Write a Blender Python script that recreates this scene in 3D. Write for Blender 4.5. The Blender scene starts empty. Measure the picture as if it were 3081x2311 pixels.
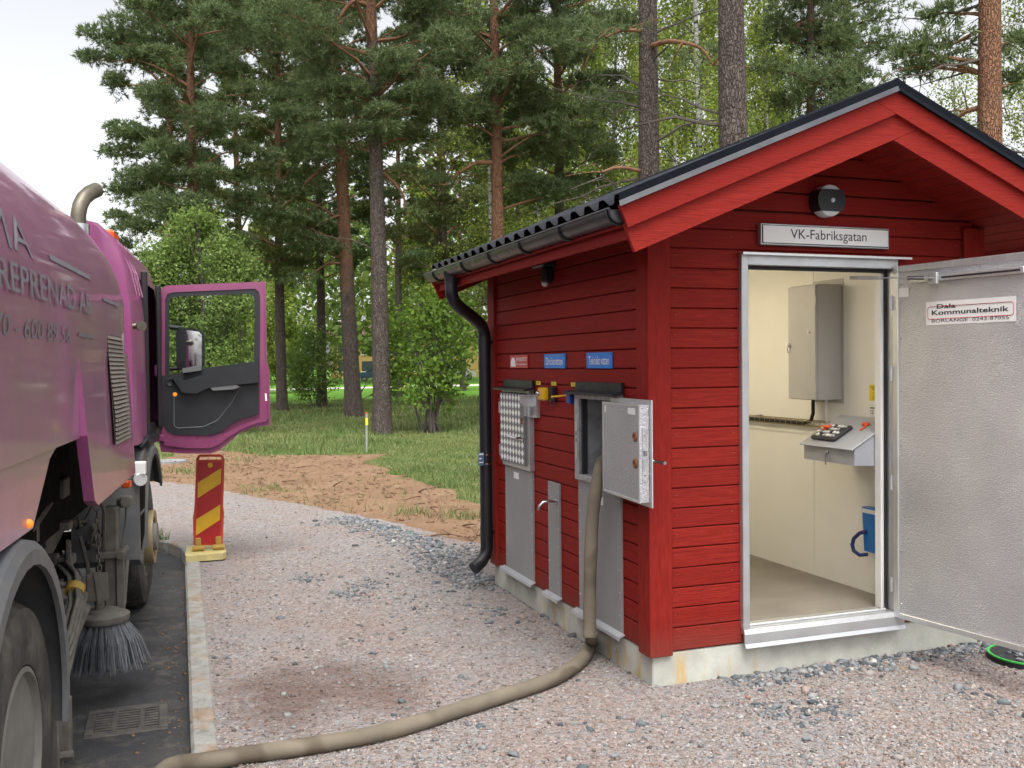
import bpy, bmesh, math, random
import numpy as np
from mathutils import Matrix, Vector

# ------------------------------------------------------------------ camera
scene = bpy.context.scene
R = math.radians
FPX, CX, CY, CAMH = 2905.0, 1540.5, 1155.5, 1.7
YAW = math.atan((1540.5 - 500) / FPX)
PITCH = math.atan((1155.5 - 1094) / FPX)
ROLL = R(0.6)
fw = np.array([math.sin(YAW) * math.cos(PITCH), math.cos(YAW) * math.cos(PITCH), -math.sin(PITCH)])
rt = np.array([math.cos(YAW), -math.sin(YAW), 0.0])
up = np.cross(rt, fw)
rt, up = rt * math.cos(ROLL) - up * math.sin(ROLL), up * math.cos(ROLL) + rt * math.sin(ROLL)
cam_d = bpy.data.cameras.new('camera')
cam_d.sensor_fit = 'HORIZONTAL'
cam_d.sensor_width = 36.0
cam_d.lens = FPX / 3081 * 36.0
cam_d.clip_start = 0.05
cam_d.clip_end = 2000
cam = bpy.data.objects.new('camera', cam_d)
scene.collection.objects.link(cam)
M = Matrix.Identity(4)
for i in range(3):
    M[i][0], M[i][1], M[i][2] = rt[i], up[i], -fw[i]
M[2][3] = CAMH
cam.matrix_world = M
scene.camera = cam

# ------------------------------------------------------------------ sky, sun, exposure
SUN_EL, SUN_AZ = R(66), R(-168)          # azimuth measured from +Y towards +X: high, behind the camera's left shoulder
world = bpy.data.worlds.new('World')
scene.world = world
world.use_nodes = True
wn, wl = world.node_tree.nodes, world.node_tree.links
wn.clear()
wo = wn.new('ShaderNodeOutputWorld')
bg = wn.new('ShaderNodeBackground')
sky = wn.new('ShaderNodeTexSky')
sky.sky_type = 'NISHITA'
sky.sun_disc = False
sky.sun_elevation = SUN_EL
sky.sun_rotation = SUN_AZ
sky.dust_density = 4.0
sky.air_density = 1.0
sky.ozone_density = 1.0
bw = wn.new('ShaderNodeRGBToBW')
mxw = wn.new('ShaderNodeMix'); mxw.data_type = 'RGBA'
mxw.inputs[0].default_value = 0.9          # thin bright overcast: the blue is almost gone
wl.new(sky.outputs[0], bw.inputs[0])
wl.new(sky.outputs[0], mxw.inputs[6])
wl.new(bw.outputs[0], mxw.inputs[7])
wl.new(mxw.outputs[2], bg.inputs[0])
bg.inputs[1].default_value = 0.15
wl.new(bg.outputs[0], wo.inputs[0])
sun_d = bpy.data.lights.new('sun', 'SUN')
sun_d.energy = 0.8
sun_d.angle = R(28)
sun_d.color = (1.0, 0.96, 0.9)
sun = bpy.data.objects.new('sun', sun_d)
scene.collection.objects.link(sun)
sdir = Vector((math.sin(SUN_AZ) * math.cos(SUN_EL), math.cos(SUN_AZ) * math.cos(SUN_EL), math.sin(SUN_EL)))
sun.rotation_euler = sdir.to_track_quat('Z', 'Y').to_euler()
sun.location = (-6, -4, 12)
vs = scene.view_settings
scene.display_settings.display_device = 'sRGB'
vs.view_transform = 'Standard'
vs.look = 'None'
vs.gamma = 1.0
vs.use_curve_mapping = False
vs.exposure = 1.5
scene.cycles.use_denoising = True
scene.cycles.max_bounces = 8
scene.cycles.transparent_max_bounces = 8
scene.cycles.caustics_reflective = False
scene.cycles.caustics_refractive = False
scene.cycles.sample_clamp_indirect = 6.0

# ------------------------------------------------------------------ photograph pixel (2212 wide) -> world point at a given real distance
KPX = 3081 / 2212
CAMP = np.array([0, 0, CAMH])
def ray(x, y):
    return fw + rt * (x * KPX - CX) / FPX - up * (y * KPX - CY) / FPX
def AX(x, y, X): v = ray(x, y); return CAMP + v * (X / v[0])
def AY(x, y, Y): v = ray(x, y); return CAMP + v * (Y / v[1])
def AZ(x, y, z): v = ray(x, y); return CAMP + v * ((z - CAMH) / v[2])
def AD(x, y, d): return CAMP + ray(x, y) * d

# ------------------------------------------------------------------ materials
MATS = {}
def srgb(r, g, b):
    f = lambda c: (c / 255 / 12.92) if c / 255 <= 0.04045 else ((c / 255 + 0.055) / 1.055) ** 2.4
    return (f(r), f(g), f(b))
class NT:
    def __init__(s, name):
        s.m = bpy.data.materials.new(name); s.m.use_nodes = True
        s.n, s.l = s.m.node_tree.nodes, s.m.node_tree.links
        s.n.clear()
        s.out = s.n.new('ShaderNodeOutputMaterial')
        s.b = s.n.new('ShaderNodeBsdfPrincipled')
        s.l.new(s.b.outputs[0], s.out.inputs[0])
        s._tc = None
        MATS[name] = s.m
    def tc(s):
        if s._tc is None: s._tc = s.n.new('ShaderNodeTexCoord')
        return s._tc.outputs['Object']
    def mapped(s, sc):
        mp = s.n.new('ShaderNodeMapping'); mp.inputs['Scale'].default_value = sc
        s.l.new(s.tc(), mp.inputs[0]); return mp.outputs[0]
    def noise(s, scale, detail=4, rough=0.55, vec=None, dist=0.0):
        t = s.n.new('ShaderNodeTexNoise'); t.inputs['Scale'].default_value = scale
        t.inputs['Detail'].default_value = detail; t.inputs['Roughness'].default_value = rough
        t.inputs['Distortion'].default_value = dist
        s.l.new(vec if vec is not None else s.tc(), t.inputs['Vector']); return t.outputs['Fac']
    def voro(s, scale, out='Color', feat='F1', vec=None):
        t = s.n.new('ShaderNodeTexVoronoi'); t.feature = feat; t.inputs['Scale'].default_value = scale
        s.l.new(vec if vec is not None else s.tc(), t.inputs['Vector']); return t.outputs[out]
    def ramp(s, fac, stops, interp='LINEAR'):
        r = s.n.new('ShaderNodeValToRGB'); e = r.color_ramp.elements; r.color_ramp.interpolation = interp
        while len(e) < len(stops): e.new(0.5)
        for k, (p, c) in enumerate(stops):
            e[k].position = p
            c = (c, c, c) if not isinstance(c, (tuple, list)) else c
            e[k].color = (c[0], c[1], c[2], 1)
        s.l.new(fac, r.inputs[0]); return r.outputs[0]
    def mix(s, fac, a, b, blend='MIX'):
        m = s.n.new('ShaderNodeMix'); m.data_type = 'RGBA'; m.blend_type = blend
        for sock, v in ((m.inputs[0], fac), (m.inputs[6], a), (m.inputs[7], b)):
            if hasattr(v, 'links') or hasattr(v, 'is_linked'): s.l.new(v, sock)
            elif isinstance(v, (tuple, list)): sock.default_value = (v[0], v[1], v[2], 1)
            else: sock.default_value = v
        return m.outputs[2]
    def math(s, op, a, b=None):
        m = s.n.new('ShaderNodeMath'); m.operation = op
        for k, v in enumerate((a, b)):
            if v is None: continue
            if hasattr(v, 'is_linked'): s.l.new(v, m.inputs[k])
            else: m.inputs[k].default_value = v
        return m.outputs[0]
    def sep(s, vec=None):
        m = s.n.new('ShaderNodeSeparateXYZ'); s.l.new(vec if vec is not None else s.tc(), m.inputs[0]); return m.outputs
    def island(s):
        g = s.n.new('ShaderNodeNewGeometry'); return g.outputs['Random Per Island']
    def objrand(s):
        g = s.n.new('ShaderNodeObjectInfo'); return g.outputs['Random']
    def bump(s, h, strength=0.3, dist=0.01, prev=None):
        b = s.n.new('ShaderNodeBump'); b.inputs['Strength'].default_value = strength; b.inputs['Distance'].default_value = dist
        s.l.new(h, b.inputs['Height'])
        if prev is not None: s.l.new(prev, b.inputs['Normal'])
        return b.outputs[0]
    def set(s, **kw):
        for k, v in kw.items():
            sock = s.b.inputs[{'color': 'Base Color', 'rough': 'Roughness', 'metal': 'Metallic', 'normal': 'Normal', 'spec': 'Specular IOR Level',
                               'coat': 'Coat Weight', 'coatr': 'Coat Roughness', 'emit': 'Emission Color', 'estr': 'Emission Strength',
                               'trans': 'Transmission Weight', 'alpha': 'Alpha', 'ior': 'IOR', 'sss': 'Subsurface Weight', 'sheen': 'Sheen Weight'}[k]]
            if hasattr(v, 'is_linked'): s.l.new(v, sock)
            elif isinstance(v, (tuple, list)): sock.default_value = (v[0], v[1], v[2], 1)
            else: sock.default_value = v
        return s.m
def simple(name, col, rough=0.5, metal=0.0, var=0.15, nscale=6.0, bump=0.0, bscale=80.0, bdist=0.002, dirt=None, dirt_amt=0.4, **kw):
    """one-colour material with gentle grime / tone variation and optional fine relief"""
    t = NT(name)
    n = t.noise(nscale, 5, 0.6)
    lo = tuple(c * (1 - var) for c in col); hi = tuple(min(1, c * (1 + var)) for c in col)
    c = t.ramp(n, [(0.3, lo), (0.7, hi)])
    if dirt is not None:
        d = t.ramp(t.noise(nscale * 0.6 + 1.3, 6, 0.7), [(0.45, 0.0), (0.75, dirt_amt)])
        c = t.mix(d, c, dirt)
    args = dict(color=c, rough=rough, metal=metal)
    rr = t.ramp(t.noise(nscale * 2.1, 3), [(0.3, max(0.03, rough - 0.08)), (0.7, min(1, rough + 0.1))])
    args['rough'] = rr
    if bump > 0: args['normal'] = t.bump(t.noise(bscale, 4), bump, bdist)
    args.update(kw)
    return t.set(**args)

def make_materials():
    # red painted timber, long grain along the board
    for nm, sc in (('red_wood_side', (14, 1.2, 26)), ('red_wood_front', (1.2, 14, 26)), ('red_wood_trim', (9, 9, 1.4))):
        t = NT(nm)
        g = t.noise(6, 6, 0.65, t.mapped(sc))
        big = t.noise(2.2, 3)
        c = t.ramp(g, [(0.32, (0.15, 0.0085, 0.0062)), (0.5, (0.24, 0.0150, 0.0098)), (0.68, (0.31, 0.0255, 0.0165))])
        c = t.mix(t.ramp(big, [(0.35, 0.0), (0.75, 0.35)]), c, (0.225, 0.0150, 0.0105))
        c = t.mix(t.ramp(t.objrand(), [(0, 0.0), (1, 0.6)]), c, (0.195, 0.0105, 0.0075))
        kn = t.voro(2.3, 'Distance', 'F1', t.mapped((1.0, 1.0, 3.2)))
        c = t.mix(t.ramp(kn, [(0.035, 0.55), (0.075, 0.0)]), c, (0.10, 0.006, 0.006))
        zz = t.math('ADD', t.sep()[2], t.math('MULTIPLY', t.noise(7, 5, 0.7), 0.22))
        c = t.mix(t.ramp(zz, [(0.24, 0.45), (0.46, 0.0)]), c, (0.16, 0.062, 0.045))
        t.set(color=c, rough=t.ramp(g, [(0.2, 0.6), (0.8, 0.78)]), spec=0.16, normal=t.bump(g, 0.5, 0.006))
    t = NT('concrete')
    n = t.noise(5, 8, 0.65)
    c = t.ramp(n, [(0.3, (0.36, 0.36, 0.31)), (0.7, (0.55, 0.55, 0.49))])
    xs = t.sep()
    st = t.noise(1.0, 4, 0.6, t.mapped((9, 9, 1.6)))
    zz = t.ramp(xs[2], [(0.06, 1.0), (0.17, 0.25)])
    sm = t.math('ADD', xs[0], xs[1])
    patch = t.math('MAXIMUM', t.ramp(sm, [(0.13, 0.0), (0.17, 1.0), (0.60, 1.0), (0.68, 0.0)]), t.math('MULTIPLY', t.ramp(xs[0], [(0.03, 1.0), (0.04, 0.0)]), t.ramp(t.math('MULTIPLY', sm, 0.4), [(0.44, 0.0), (0.47, 0.9), (0.62, 0.9), (0.66, 0.0)])))
    c = t.mix(t.math('MULTIPLY', t.math('MULTIPLY', t.ramp(st, [(0.50, 0.0), (0.60, 0.85)]), zz), patch), c, (0.52, 0.33, 0.08))
    t.set(color=c, rough=0.85, normal=t.bump(t.noise(60, 5), 0.35, 0.004))
    # aluminium with stucco embossing
    t = NT('embossed_alu')
    v = t.voro(130, 'Distance', 'SMOOTH_F1')
    n = t.noise(190, 2, 0.6, None, 0.8)
    t.set(color=t.ramp(t.noise(3, 5), [(0.3, (0.50, 0.50, 0.52)), (0.7, (0.60, 0.60, 0.62))]), metal=0.8,
          rough=t.ramp(t.noise(5, 6, 0.7, t.mapped((1, 1, 0.4))), [(0.3, 0.28), (0.7, 0.40)]), normal=t.bump(n, 0.85, 0.006, t.bump(v, 0.5, 0.004, t.bump(t.noise(2.5, 2), 0.12, 0.05))))
    t = NT('brushed_alu')
    n = t.noise(3, 6, 0.7, t.mapped((30, 30, 2)))
    t.set(color=t.ramp(n, [(0.3, (0.62, 0.63, 0.63)), (0.7, (0.76, 0.77, 0.77))]), metal=0.9, rough=t.ramp(n, [(0.2, 0.34), (0.8, 0.5)]))
    t = NT('galvanised_steel')
    v = t.voro(28, 'Color')
    c = t.ramp(v, [(0.1, (0.40, 0.41, 0.42)), (0.9, (0.56, 0.57, 0.58))])
    t.set(color=c, metal=0.8, rough=t.ramp(t.noise(9, 4), [(0.3, 0.42), (0.7, 0.6)]))
    t = NT('zinc_panel')
    n = t.noise(2.2, 6, 0.7, t.mapped((1.5, 1.5, 0.6)))
    c = t.ramp(n, [(0.3, (0.27, 0.265, 0.265)), (0.75, (0.36, 0.355, 0.355))])
    t.set(color=c, metal=0.35, rough=t.ramp(n, [(0.25, 0.5), (0.75, 0.66)]))
    simple('grey_frame', (0.50, 0.51, 0.52), 0.4, 0.7, 0.08)
    simple('white_trim', (0.78, 0.77, 0.74), 0.45, 0, 0.04)
    simple('silver_lip', (0.50, 0.52, 0.54), 0.45, 0.5, 0.05)
    simple('black_rubber', (0.014, 0.014, 0.016), 0.6)
    simple('black_metal', (0.012, 0.013, 0.016), 0.42, 0.0, 0.25, spec=0.45)
    simple('verge_black', (0.008, 0.010, 0.014), 0.85, 0.0, 0.2, spec=0.06)
    simple('hatch_grey', (0.17, 0.17, 0.178), 0.5, 0.2, 0.1)
    simple('gutter_metal', (0.045, 0.045, 0.05), 0.32, 0.45, 0.2)
    simple('roof_metal', (0.03, 0.034, 0.042), 0.42, 0.2, 0.2, dirt=(0.12, 0.12, 0.11), dirt_amt=0.3)
    simple('roof_underside', (0.16, 0.02, 0.018), 0.7, 0, 0.1)
    simple('sign_white', (0.80, 0.80, 0.78), 0.35, 0, 0.03)
    simple('tag_blue', (0.09, 0.17, 0.30), 0.45, 0, 0.1)
    simple('sign_blue', (0.022, 0.19, 0.62), 0.35, 0, 0.06)
    simple('sign_red', (0.52, 0.015, 0.02), 0.35, 0, 0.06)
    simple('ink_black', (0.015, 0.015, 0.018), 0.5)
    simple('ink_white', (0.85, 0.85, 0.85), 0.5, 0, 0.02)
    simple('ink_red', (0.5, 0.04, 0.04), 0.5)
    simple('reflective_white', (0.88, 0.88, 0.86), 0.3, 0, 0.02)
    simple('label_yellow', (0.80, 0.62, 0.03), 0.5, 0, 0.05)
    simple('switch_yellow', (0.72, 0.40, 0.01), 0.35, 0, 0.05)
    simple('switch_blue', (0.02, 0.045, 0.28), 0.35, 0, 0.1)
    simple('rust', (0.22, 0.09, 0.04), 0.8, 0.2, 0.4, 30)
    t = NT('inner_wall')
    t.set(color=t.ramp(t.noise(2, 4), [(0.3, (0.75, 0.735, 0.68)), (0.7, (0.80, 0.785, 0.73))]), rough=0.55, normal=t.bump(t.noise(240, 3), 0.1, 0.001))
    t = NT('inner_floor')
    n = t.noise(3, 7, 0.65, t.mapped((1, 2.4, 1)))
    t.set(color=t.ramp(n, [(0.25, (0.15, 0.13, 0.105)), (0.75, (0.26, 0.23, 0.19))]), rough=t.ramp(n, [(0.2, 0.45), (0.8, 0.7)]))
    simple('cabinet_grey', (0.44, 0.43, 0.41), 0.45, 0.0, 0.05)
    simple('desk_grey', (0.36, 0.37, 0.40), 0.42, 0.05, 0.05)
    simple('cable_white', (0.7, 0.69, 0.65), 0.5)
    simple('tool_black', (0.02, 0.02, 0.024), 0.45)
    simple('orange_plastic', (0.75, 0.10, 0.015), 0.4)
    simple('blue_box', (0.02, 0.17, 0.5), 0.4)
    simple('blue_handle', (0.012, 0.022, 0.13), 0.35)
    t = NT('lamp_glow')
    t.set(color=(0.9, 0.85, 0.7), emit=(1.0, 0.86, 0.62), estr=11.5)
    t = NT('amber_lit')
    t.set(color=(0.7, 0.2, 0.02), emit=(1.0, 0.33, 0.03), estr=0.22, rough=0.3)
    simple('lamp_opal', (0.62, 0.64, 0.66), 0.3, 0, 0.03)
    # ground
    t = NT('gravel_bed')
    vc = t.voro(55, 'Color'); vd = t.voro(55, 'Distance')
    c = t.ramp(vc, [(0.0, (0.085, 0.073, 0.067)), (0.25, (0.20, 0.165, 0.148)), (0.5, (0.29, 0.245, 0.225)), (0.7, (0.19, 0.195, 0.20)), (0.85, (0.31, 0.29, 0.275)), (1.0, (0.43, 0.415, 0.40))])
    big = t.noise(0.9, 5, 0.6)
    c = t.mix(t.ramp(big, [(0.44, 0.0), (0.68, 0.45)]), c, (0.235, 0.16, 0.13))
    c = t.mix(t.ramp(t.noise(1.3, 4, 0.6, t.mapped((1, 0.7, 1))), [(0.52, 0.0), (0.68, 0.5)]), c, (0.235, 0.235, 0.24))
    xs = t.sep()
    # damp reddish patch beside the kerb: its own shape, round (1.05, 5.1)
    dx = t.math('DIVIDE', t.math('SUBTRACT', xs[0], 0.72), 0.62); dy = t.math('DIVIDE', t.math('SUBTRACT', xs[1], 5.05), 0.62)
    rr = t.math('ADD', t.math('MULTIPLY', dx, dx), t.math('MULTIPLY', dy, dy))
    rr = t.math('ADD', rr, t.math('MULTIPLY', t.math('SUBTRACT', t.noise(3.1, 4), 0.5), 2.2))
    c = t.mix(t.ramp(rr, [(0.0, 0.7), (1.25, 0.0)]), c, (0.105, 0.062, 0.050))
    h = t.math('ADD', t.math('MULTIPLY', vd, -1.0), t.math('MULTIPLY', t.noise(25, 4), 0.5))
    t.set(color=c, rough=0.9, spec=0.25, normal=t.bump(h, 0.9, 0.012))
    t = NT('gravel_stone')
    c = t.ramp(t.island(), [(0.0, (0.065, 0.055, 0.05)), (0.18, (0.225, 0.175, 0.152)), (0.4, (0.325, 0.27, 0.245)), (0.56, (0.15, 0.16, 0.17)), (0.68, (0.25, 0.255, 0.26)), (0.82, (0.38, 0.355, 0.335)), (0.93, (0.25, 0.14, 0.10)), (1.0, (0.50, 0.485, 0.47))])
    c = t.mix(t.ramp(t.noise(0.9, 5, 0.6), [(0.44, 0.0), (0.68, 0.3)]), c, (0.24, 0.16, 0.13))
    xs = t.sep()
    dx = t.math('DIVIDE', t.math('SUBTRACT', xs[0], 0.72), 0.62); dy = t.math('DIVIDE', t.math('SUBTRACT', xs[1], 5.05), 0.62)
    rr = t.math('ADD', t.math('MULTIPLY', dx, dx), t.math('MULTIPLY', dy, dy))
    rr = t.math('ADD', rr, t.math('MULTIPLY', t.math('SUBTRACT', t.noise(3.1, 4), 0.5), 2.2))
    c = t.mix(t.ramp(rr, [(0.0, 0.6), (1.25, 0.0)]), c, (0.09, 0.053, 0.044))
    t.set(color=c, rough=0.85, spec=0.3)
    t = NT('grey_stone')
    c = t.ramp(t.island(), [(0.0, (0.06, 0.07, 0.08)), (0.3, (0.13, 0.145, 0.155)), (0.6, (0.20, 0.21, 0.22)), (0.85, (0.27, 0.27, 0.265)), (0.96, (0.28, 0.21, 0.18)), (1.0, (0.45, 0.45, 0.44))])
    t.set(color=c, rough=0.85, spec=0.2, normal=t.bump(t.noise(90, 4), 0.4, 0.004))
    t = NT('bare_soil')
    n = t.noise(1.5, 8, 0.7); f = t.noise(16, 6, 0.7)
    c = t.ramp(n, [(0.25, (0.14, 0.086, 0.052)), (0.5, (0.22, 0.138, 0.084)), (0.75, (0.28, 0.188, 0.122))])
    c = t.mix(t.ramp(f, [(0.48, 0.0), (0.70, 0.5)]), c, (0.14, 0.085, 0.052))
    c = t.mix(t.ramp(t.voro(24, 'Distance'), [(0.07, 0.7), (0.14, 0.0)]), c, (0.22, 0.18, 0.15))
    t.set(color=c, rough=0.95, spec=0.15, normal=t.bump(t.math('ADD', f, n), 0.7, 0.03))
    t = NT('turf')
    n = t.noise(0.35, 6, 0.65); f = t.noise(9, 5)
    c = t.ramp(n, [(0.3, (0.085, 0.105, 0.036)), (0.5, (0.125, 0.13, 0.05)), (0.7, (0.20, 0.155, 0.085))])
    c = t.mix(t.ramp(f, [(0.35, 0.0), (0.75, 0.5)]), c, (0.085, 0.14, 0.025))
    xs = t.sep()
    lawn = t.ramp(t.math('ADD', t.math('MULTIPLY', xs[1], 0.01), t.math('MULTIPLY', n, 0.12)), [(0.48, 0.0), (0.54, 1.0)])  # far lawn: its sunlit brightness is put into the green
    c = t.mix(lawn, c, (0.10, 0.22, 0.03))
    t.set(color=c, rough=0.95, spec=0.1, normal=t.bump(f, 0.6, 0.04))
    t = NT('grass_blade')
    c = t.ramp(t.island(), [(0.0, (0.085, 0.118, 0.035)), (0.45, (0.14, 0.19, 0.058)), (0.75, (0.19, 0.23, 0.085)), (0.86, (0.24, 0.23, 0.11)), (1.0, (0.36, 0.32, 0.19))])
    c = t.mix(t.ramp(t.noise(0.6, 4), [(0.35, 0.0), (0.7, 0.6)]), c, (0.095, 0.18, 0.042))
    t.set(color=c, rough=0.75, spec=0.2)
    t = NT('asphalt')
    n = t.noise(2.0, 6, 0.65)
    c = t.ramp(t.noise(120, 3), [(0.3, (0.022, 0.023, 0.026)), (0.7, (0.05, 0.051, 0.056))])
    c = t.mix(t.ramp(n, [(0.45, 0.0), (0.75, 0.6)]), c, (0.085, 0.078, 0.07))
    ck = t.voro(1.1, 'Distance', 'DISTANCE_TO_EDGE')
    c = t.mix(t.ramp(ck, [(0.0, 0.8), (0.012, 0.0)]), c, (0.012, 0.012, 0.012))
    c = t.mix(t.ramp(t.noise(5.5, 6, 0.75), [(0.52, 0.0), (0.68, 0.7)]), c, (0.135, 0.12, 0.10))
    t.set(color=c, rough=t.ramp(n, [(0.3, 0.38), (0.6, 0.75)]), spec=0.45, normal=t.bump(t.noise(140, 4), 0.6, 0.006))
    t = NT('kerb_concrete')
    n = t.noise(7, 7, 0.7)
    c = t.ramp(n, [(0.3, (0.20, 0.20, 0.185)), (0.7, (0.33, 0.325, 0.30))])
    c = t.mix(t.ramp(t.noise(3.3, 5, 0.7), [(0.50, 0.0), (0.64, 0.75)]), c, (0.25, 0.145, 0.075))
    c = t.mix(t.ramp(t.noise(11, 5, 0.7), [(0.5, 0.0), (0.66, 0.6)]), c, (0.11, 0.105, 0.09))
    t.set(color=c, rough=0.9, normal=t.bump(t.noise(45, 6), 0.7, 0.01))
    simple('path_gravel', (0.52, 0.48, 0.44), 0.9, 0, 0.08)
    # hose
    t = NT('hose_canvas')
    w = t.n.new('ShaderNodeTexWave'); w.inputs['Scale'].default_value = 90; t.l.new(t.tc(), w.inputs[0])
    n = t.noise(4, 5)
    c = t.ramp(n, [(0.3, (0.125, 0.104, 0.076)), (0.7, (0.20, 0.168, 0.124))])
    c = t.mix(t.ramp(t.noise(2.1, 2), [(0.53, 0.0), (0.57, 0.75)]), c, (0.085, 0.066, 0.045))
    t.set(color=c, rough=0.9, normal=t.bump(t.noise(260, 3), 0.5, 0.002, t.bump(t.noise(20, 4), 0.4, 0.006)))
    # truck
    t = NT('purple_paint')
    xs = t.sep()
    clean = t.ramp(t.noise(3, 4), [(0.3, (0.27, 0.075, 0.19)), (0.7, (0.33, 0.105, 0.24))])
    dust_h = t.ramp(xs[2], [(0.9, 0.85), (2.1, 0.45)])
    dn = t.ramp(t.noise(1.8, 6, 0.7, t.mapped((1, 1, 2.2))), [(0.25, 0.55), (0.7, 1.0)])
    c = t.mix(t.math('MULTIPLY', dust_h, dn), clean, (0.375, 0.225, 0.275))
    stk = t.noise(1.0, 5, 0.7, t.mapped((5, 5, 0.5)))
    c = t.mix(t.ramp(stk, [(0.52, 0.0), (0.68, 0.5)]), c, (0.24, 0.16, 0.165))
    c = t.mix(t.ramp(t.noise(14, 5, 0.75), [(0.55, 0.0), (0.75, 0.45)]), c, (0.42, 0.27, 0.31))
    t.set(color=c, rough=t.ramp(dn, [(0.3, 0.22), (1.0, 0.36)]), coat=0.6, coatr=0.06, normal=t.bump(t.noise(1.1, 2), 0.12, 0.03))
    t = NT('purple_clean')
    t.set(color=t.ramp(t.noise(3, 4), [(0.3, (0.27, 0.062, 0.175)), (0.7, (0.33, 0.09, 0.22))]), rough=0.32, coat=0.5, coatr=0.08)
    simple('purple_door', (0.22, 0.035, 0.115), 0.32, 0.0, 0.12, coat=0.5, coatr=0.1, dirt=(0.2, 0.09, 0.12), dirt_amt=0.4)
    simple('faded_teal', (0.20, 0.19, 0.22), 0.5, 0, 0.15)
    simple('grey_plastic', (0.105, 0.11, 0.118), 0.55, 0, 0.15, 5, dirt=(0.19, 0.175, 0.15), dirt_amt=0.6)
    simple('door_trim_black', (0.013, 0.0145, 0.017), 0.5, 0, 0.15, bump=0.2, bscale=400, bdist=0.001)
    simple('dark_under', (0.006, 0.0056, 0.005), 0.9, 0, 0.3, spec=0.08)
    simple('dusty_steel', (0.135, 0.124, 0.106), 0.75, 0.1, 0.3, 9, bump=0.4, bscale=60, dirt=(0.09, 0.075, 0.06), dirt_amt=0.7)
    simple('tyre', (0.042, 0.040, 0.037), 0.8, 0, 0.25, 6, dirt=(0.17, 0.155, 0.13), dirt_amt=0.8, bump=0.2)
    simple('rim_dusty', (0.20, 0.19, 0.17), 0.75, 0.1, 0.2, 5, dirt=(0.11, 0.095, 0.075), dirt_amt=0.5)
    simple('hub_gold', (0.34, 0.27, 0.15), 0.55, 0.3, 0.2)
    simple('bristle_grey', (0.115, 0.12, 0.132), 0.7, 0, 0.3, 40)
    simple('chrome', (0.5, 0.5, 0.52), 0.16, 1.0, 0.05)
    t = NT('exhaust_metal')
    t.set(color=t.ramp(t.noise(9, 4), [(0.3, (0.09, 0.08, 0.06)), (0.7, (0.18, 0.155, 0.12))]), metal=0.7, rough=0.5)
    simple('grille_slat', (0.25, 0.215, 0.195), 0.7, 0.1, 0.12)
    t = NT('window_glass')
    t.set(color=(0.93, 0.97, 0.95), rough=0.0, trans=1.0, ior=1.08, spec=0.3)
    t = NT('mirror_glass')
    t.set(color=(0.82, 0.84, 0.84), metal=1.0, rough=0.03)
    simple('lamp_lens', (0.75, 0.76, 0.77), 0.2, 0.4, 0.05)
    simple('panel_red', (0.42, 0.012, 0.012), 0.42, 0, 0.1, dirt=(0.25, 0.03, 0.02), dirt_amt=0.4)
    simple('frame_red', (0.55, 0.05, 0.025), 0.45, 0, 0.1)
    simple('panel_yellow', (0.72, 0.42, 0.015), 0.42, 0, 0.08, dirt=(0.35, 0.22, 0.05), dirt_amt=0.4)
    simple('base_yellow', (0.55, 0.47, 0.20), 0.7, 0, 0.15, 8, dirt=(0.2, 0.17, 0.1), dirt_amt=0.6)
    simple('foot_ochre', (0.40, 0.26, 0.05), 0.7, 0, 0.15)
    simple('stake_steel', (0.38, 0.38, 0.37), 0.5, 0.5, 0.15)
    simple('ring_green', (0.04, 0.45, 0.06), 0.5, 0, 0.1)
    simple('cast_iron', (0.065, 0.062, 0.058), 0.75, 0.15, 0.3, 20, dirt=(0.17, 0.15, 0.12), dirt_amt=0.6)
    simple('twig', (0.17, 0.10, 0.06), 0.9, 0, 0.3)
    # trees
    t = NT('pine_bark')
    xs = t.sep()
    wv = t.n.new('ShaderNodeVectorMath'); wv.operation = 'ADD'
    wn_ = t.n.new('ShaderNodeTexNoise'); wn_.inputs['Scale'].default_value = 6; t.l.new(t.tc(), wn_.inputs['Vector'])
    t.l.new(t.mapped((1.7, 1.7, 0.6)), wv.inputs[0]); sc_ = t.n.new('ShaderNodeVectorMath'); sc_.operation = 'SCALE'; sc_.inputs['Scale'].default_value = 0.16; t.l.new(wn_.outputs['Color'], sc_.inputs[0]); t.l.new(sc_.outputs[0], wv.inputs[1])
    v = t.voro(17, 'Distance', 'DISTANCE_TO_EDGE', wv.outputs[0])
    low = t.ramp(t.noise(9, 6, 0.7, t.mapped((1.6, 1.6, 0.6))), [(0.25, (0.065, 0.05, 0.043)), (0.5, (0.13, 0.105, 0.092)), (0.78, (0.21, 0.175, 0.15))])
    hi = t.ramp(t.noise(4, 6, 0.7, t.mapped((1.5, 1.5, 0.7))), [(0.25, (0.17, 0.085, 0.055)), (0.55, (0.28, 0.145, 0.085)), (0.8, (0.25, 0.175, 0.13))])
    zz = t.math('ADD', t.math('MULTIPLY', xs[2], 0.1), t.math('MULTIPLY', t.math('SUBTRACT', t.noise(1.1, 4), 0.5), 0.9))
    at = t.n.new('ShaderNodeAttribute'); at.attribute_type = 'OBJECT'; at.attribute_name = 'orange_from'
    zz = t.math('SUBTRACT', zz, at.outputs['Fac'])
    c = t.mix(t.ramp(zz, [(0.42, 0.0), (0.62, 1.0)]), low, hi)
    c = t.mix(t.ramp(v, [(0.0, 0.55), (0.12, 0.0)]), c, (0.05, 0.038, 0.032))
    t.set(color=c, rough=0.92, spec=0.15, normal=t.bump(t.math('ADD', t.ramp(v, [(0, 0.0), (0.16, 1.0)]), t.math('MULTIPLY', t.noise(30, 4), 0.5)), 0.9, 0.03))
    t = NT('pine_limb')
    c = t.ramp(t.noise(5, 5), [(0.3, (0.15, 0.075, 0.045)), (0.7, (0.29, 0.16, 0.095))])
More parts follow.
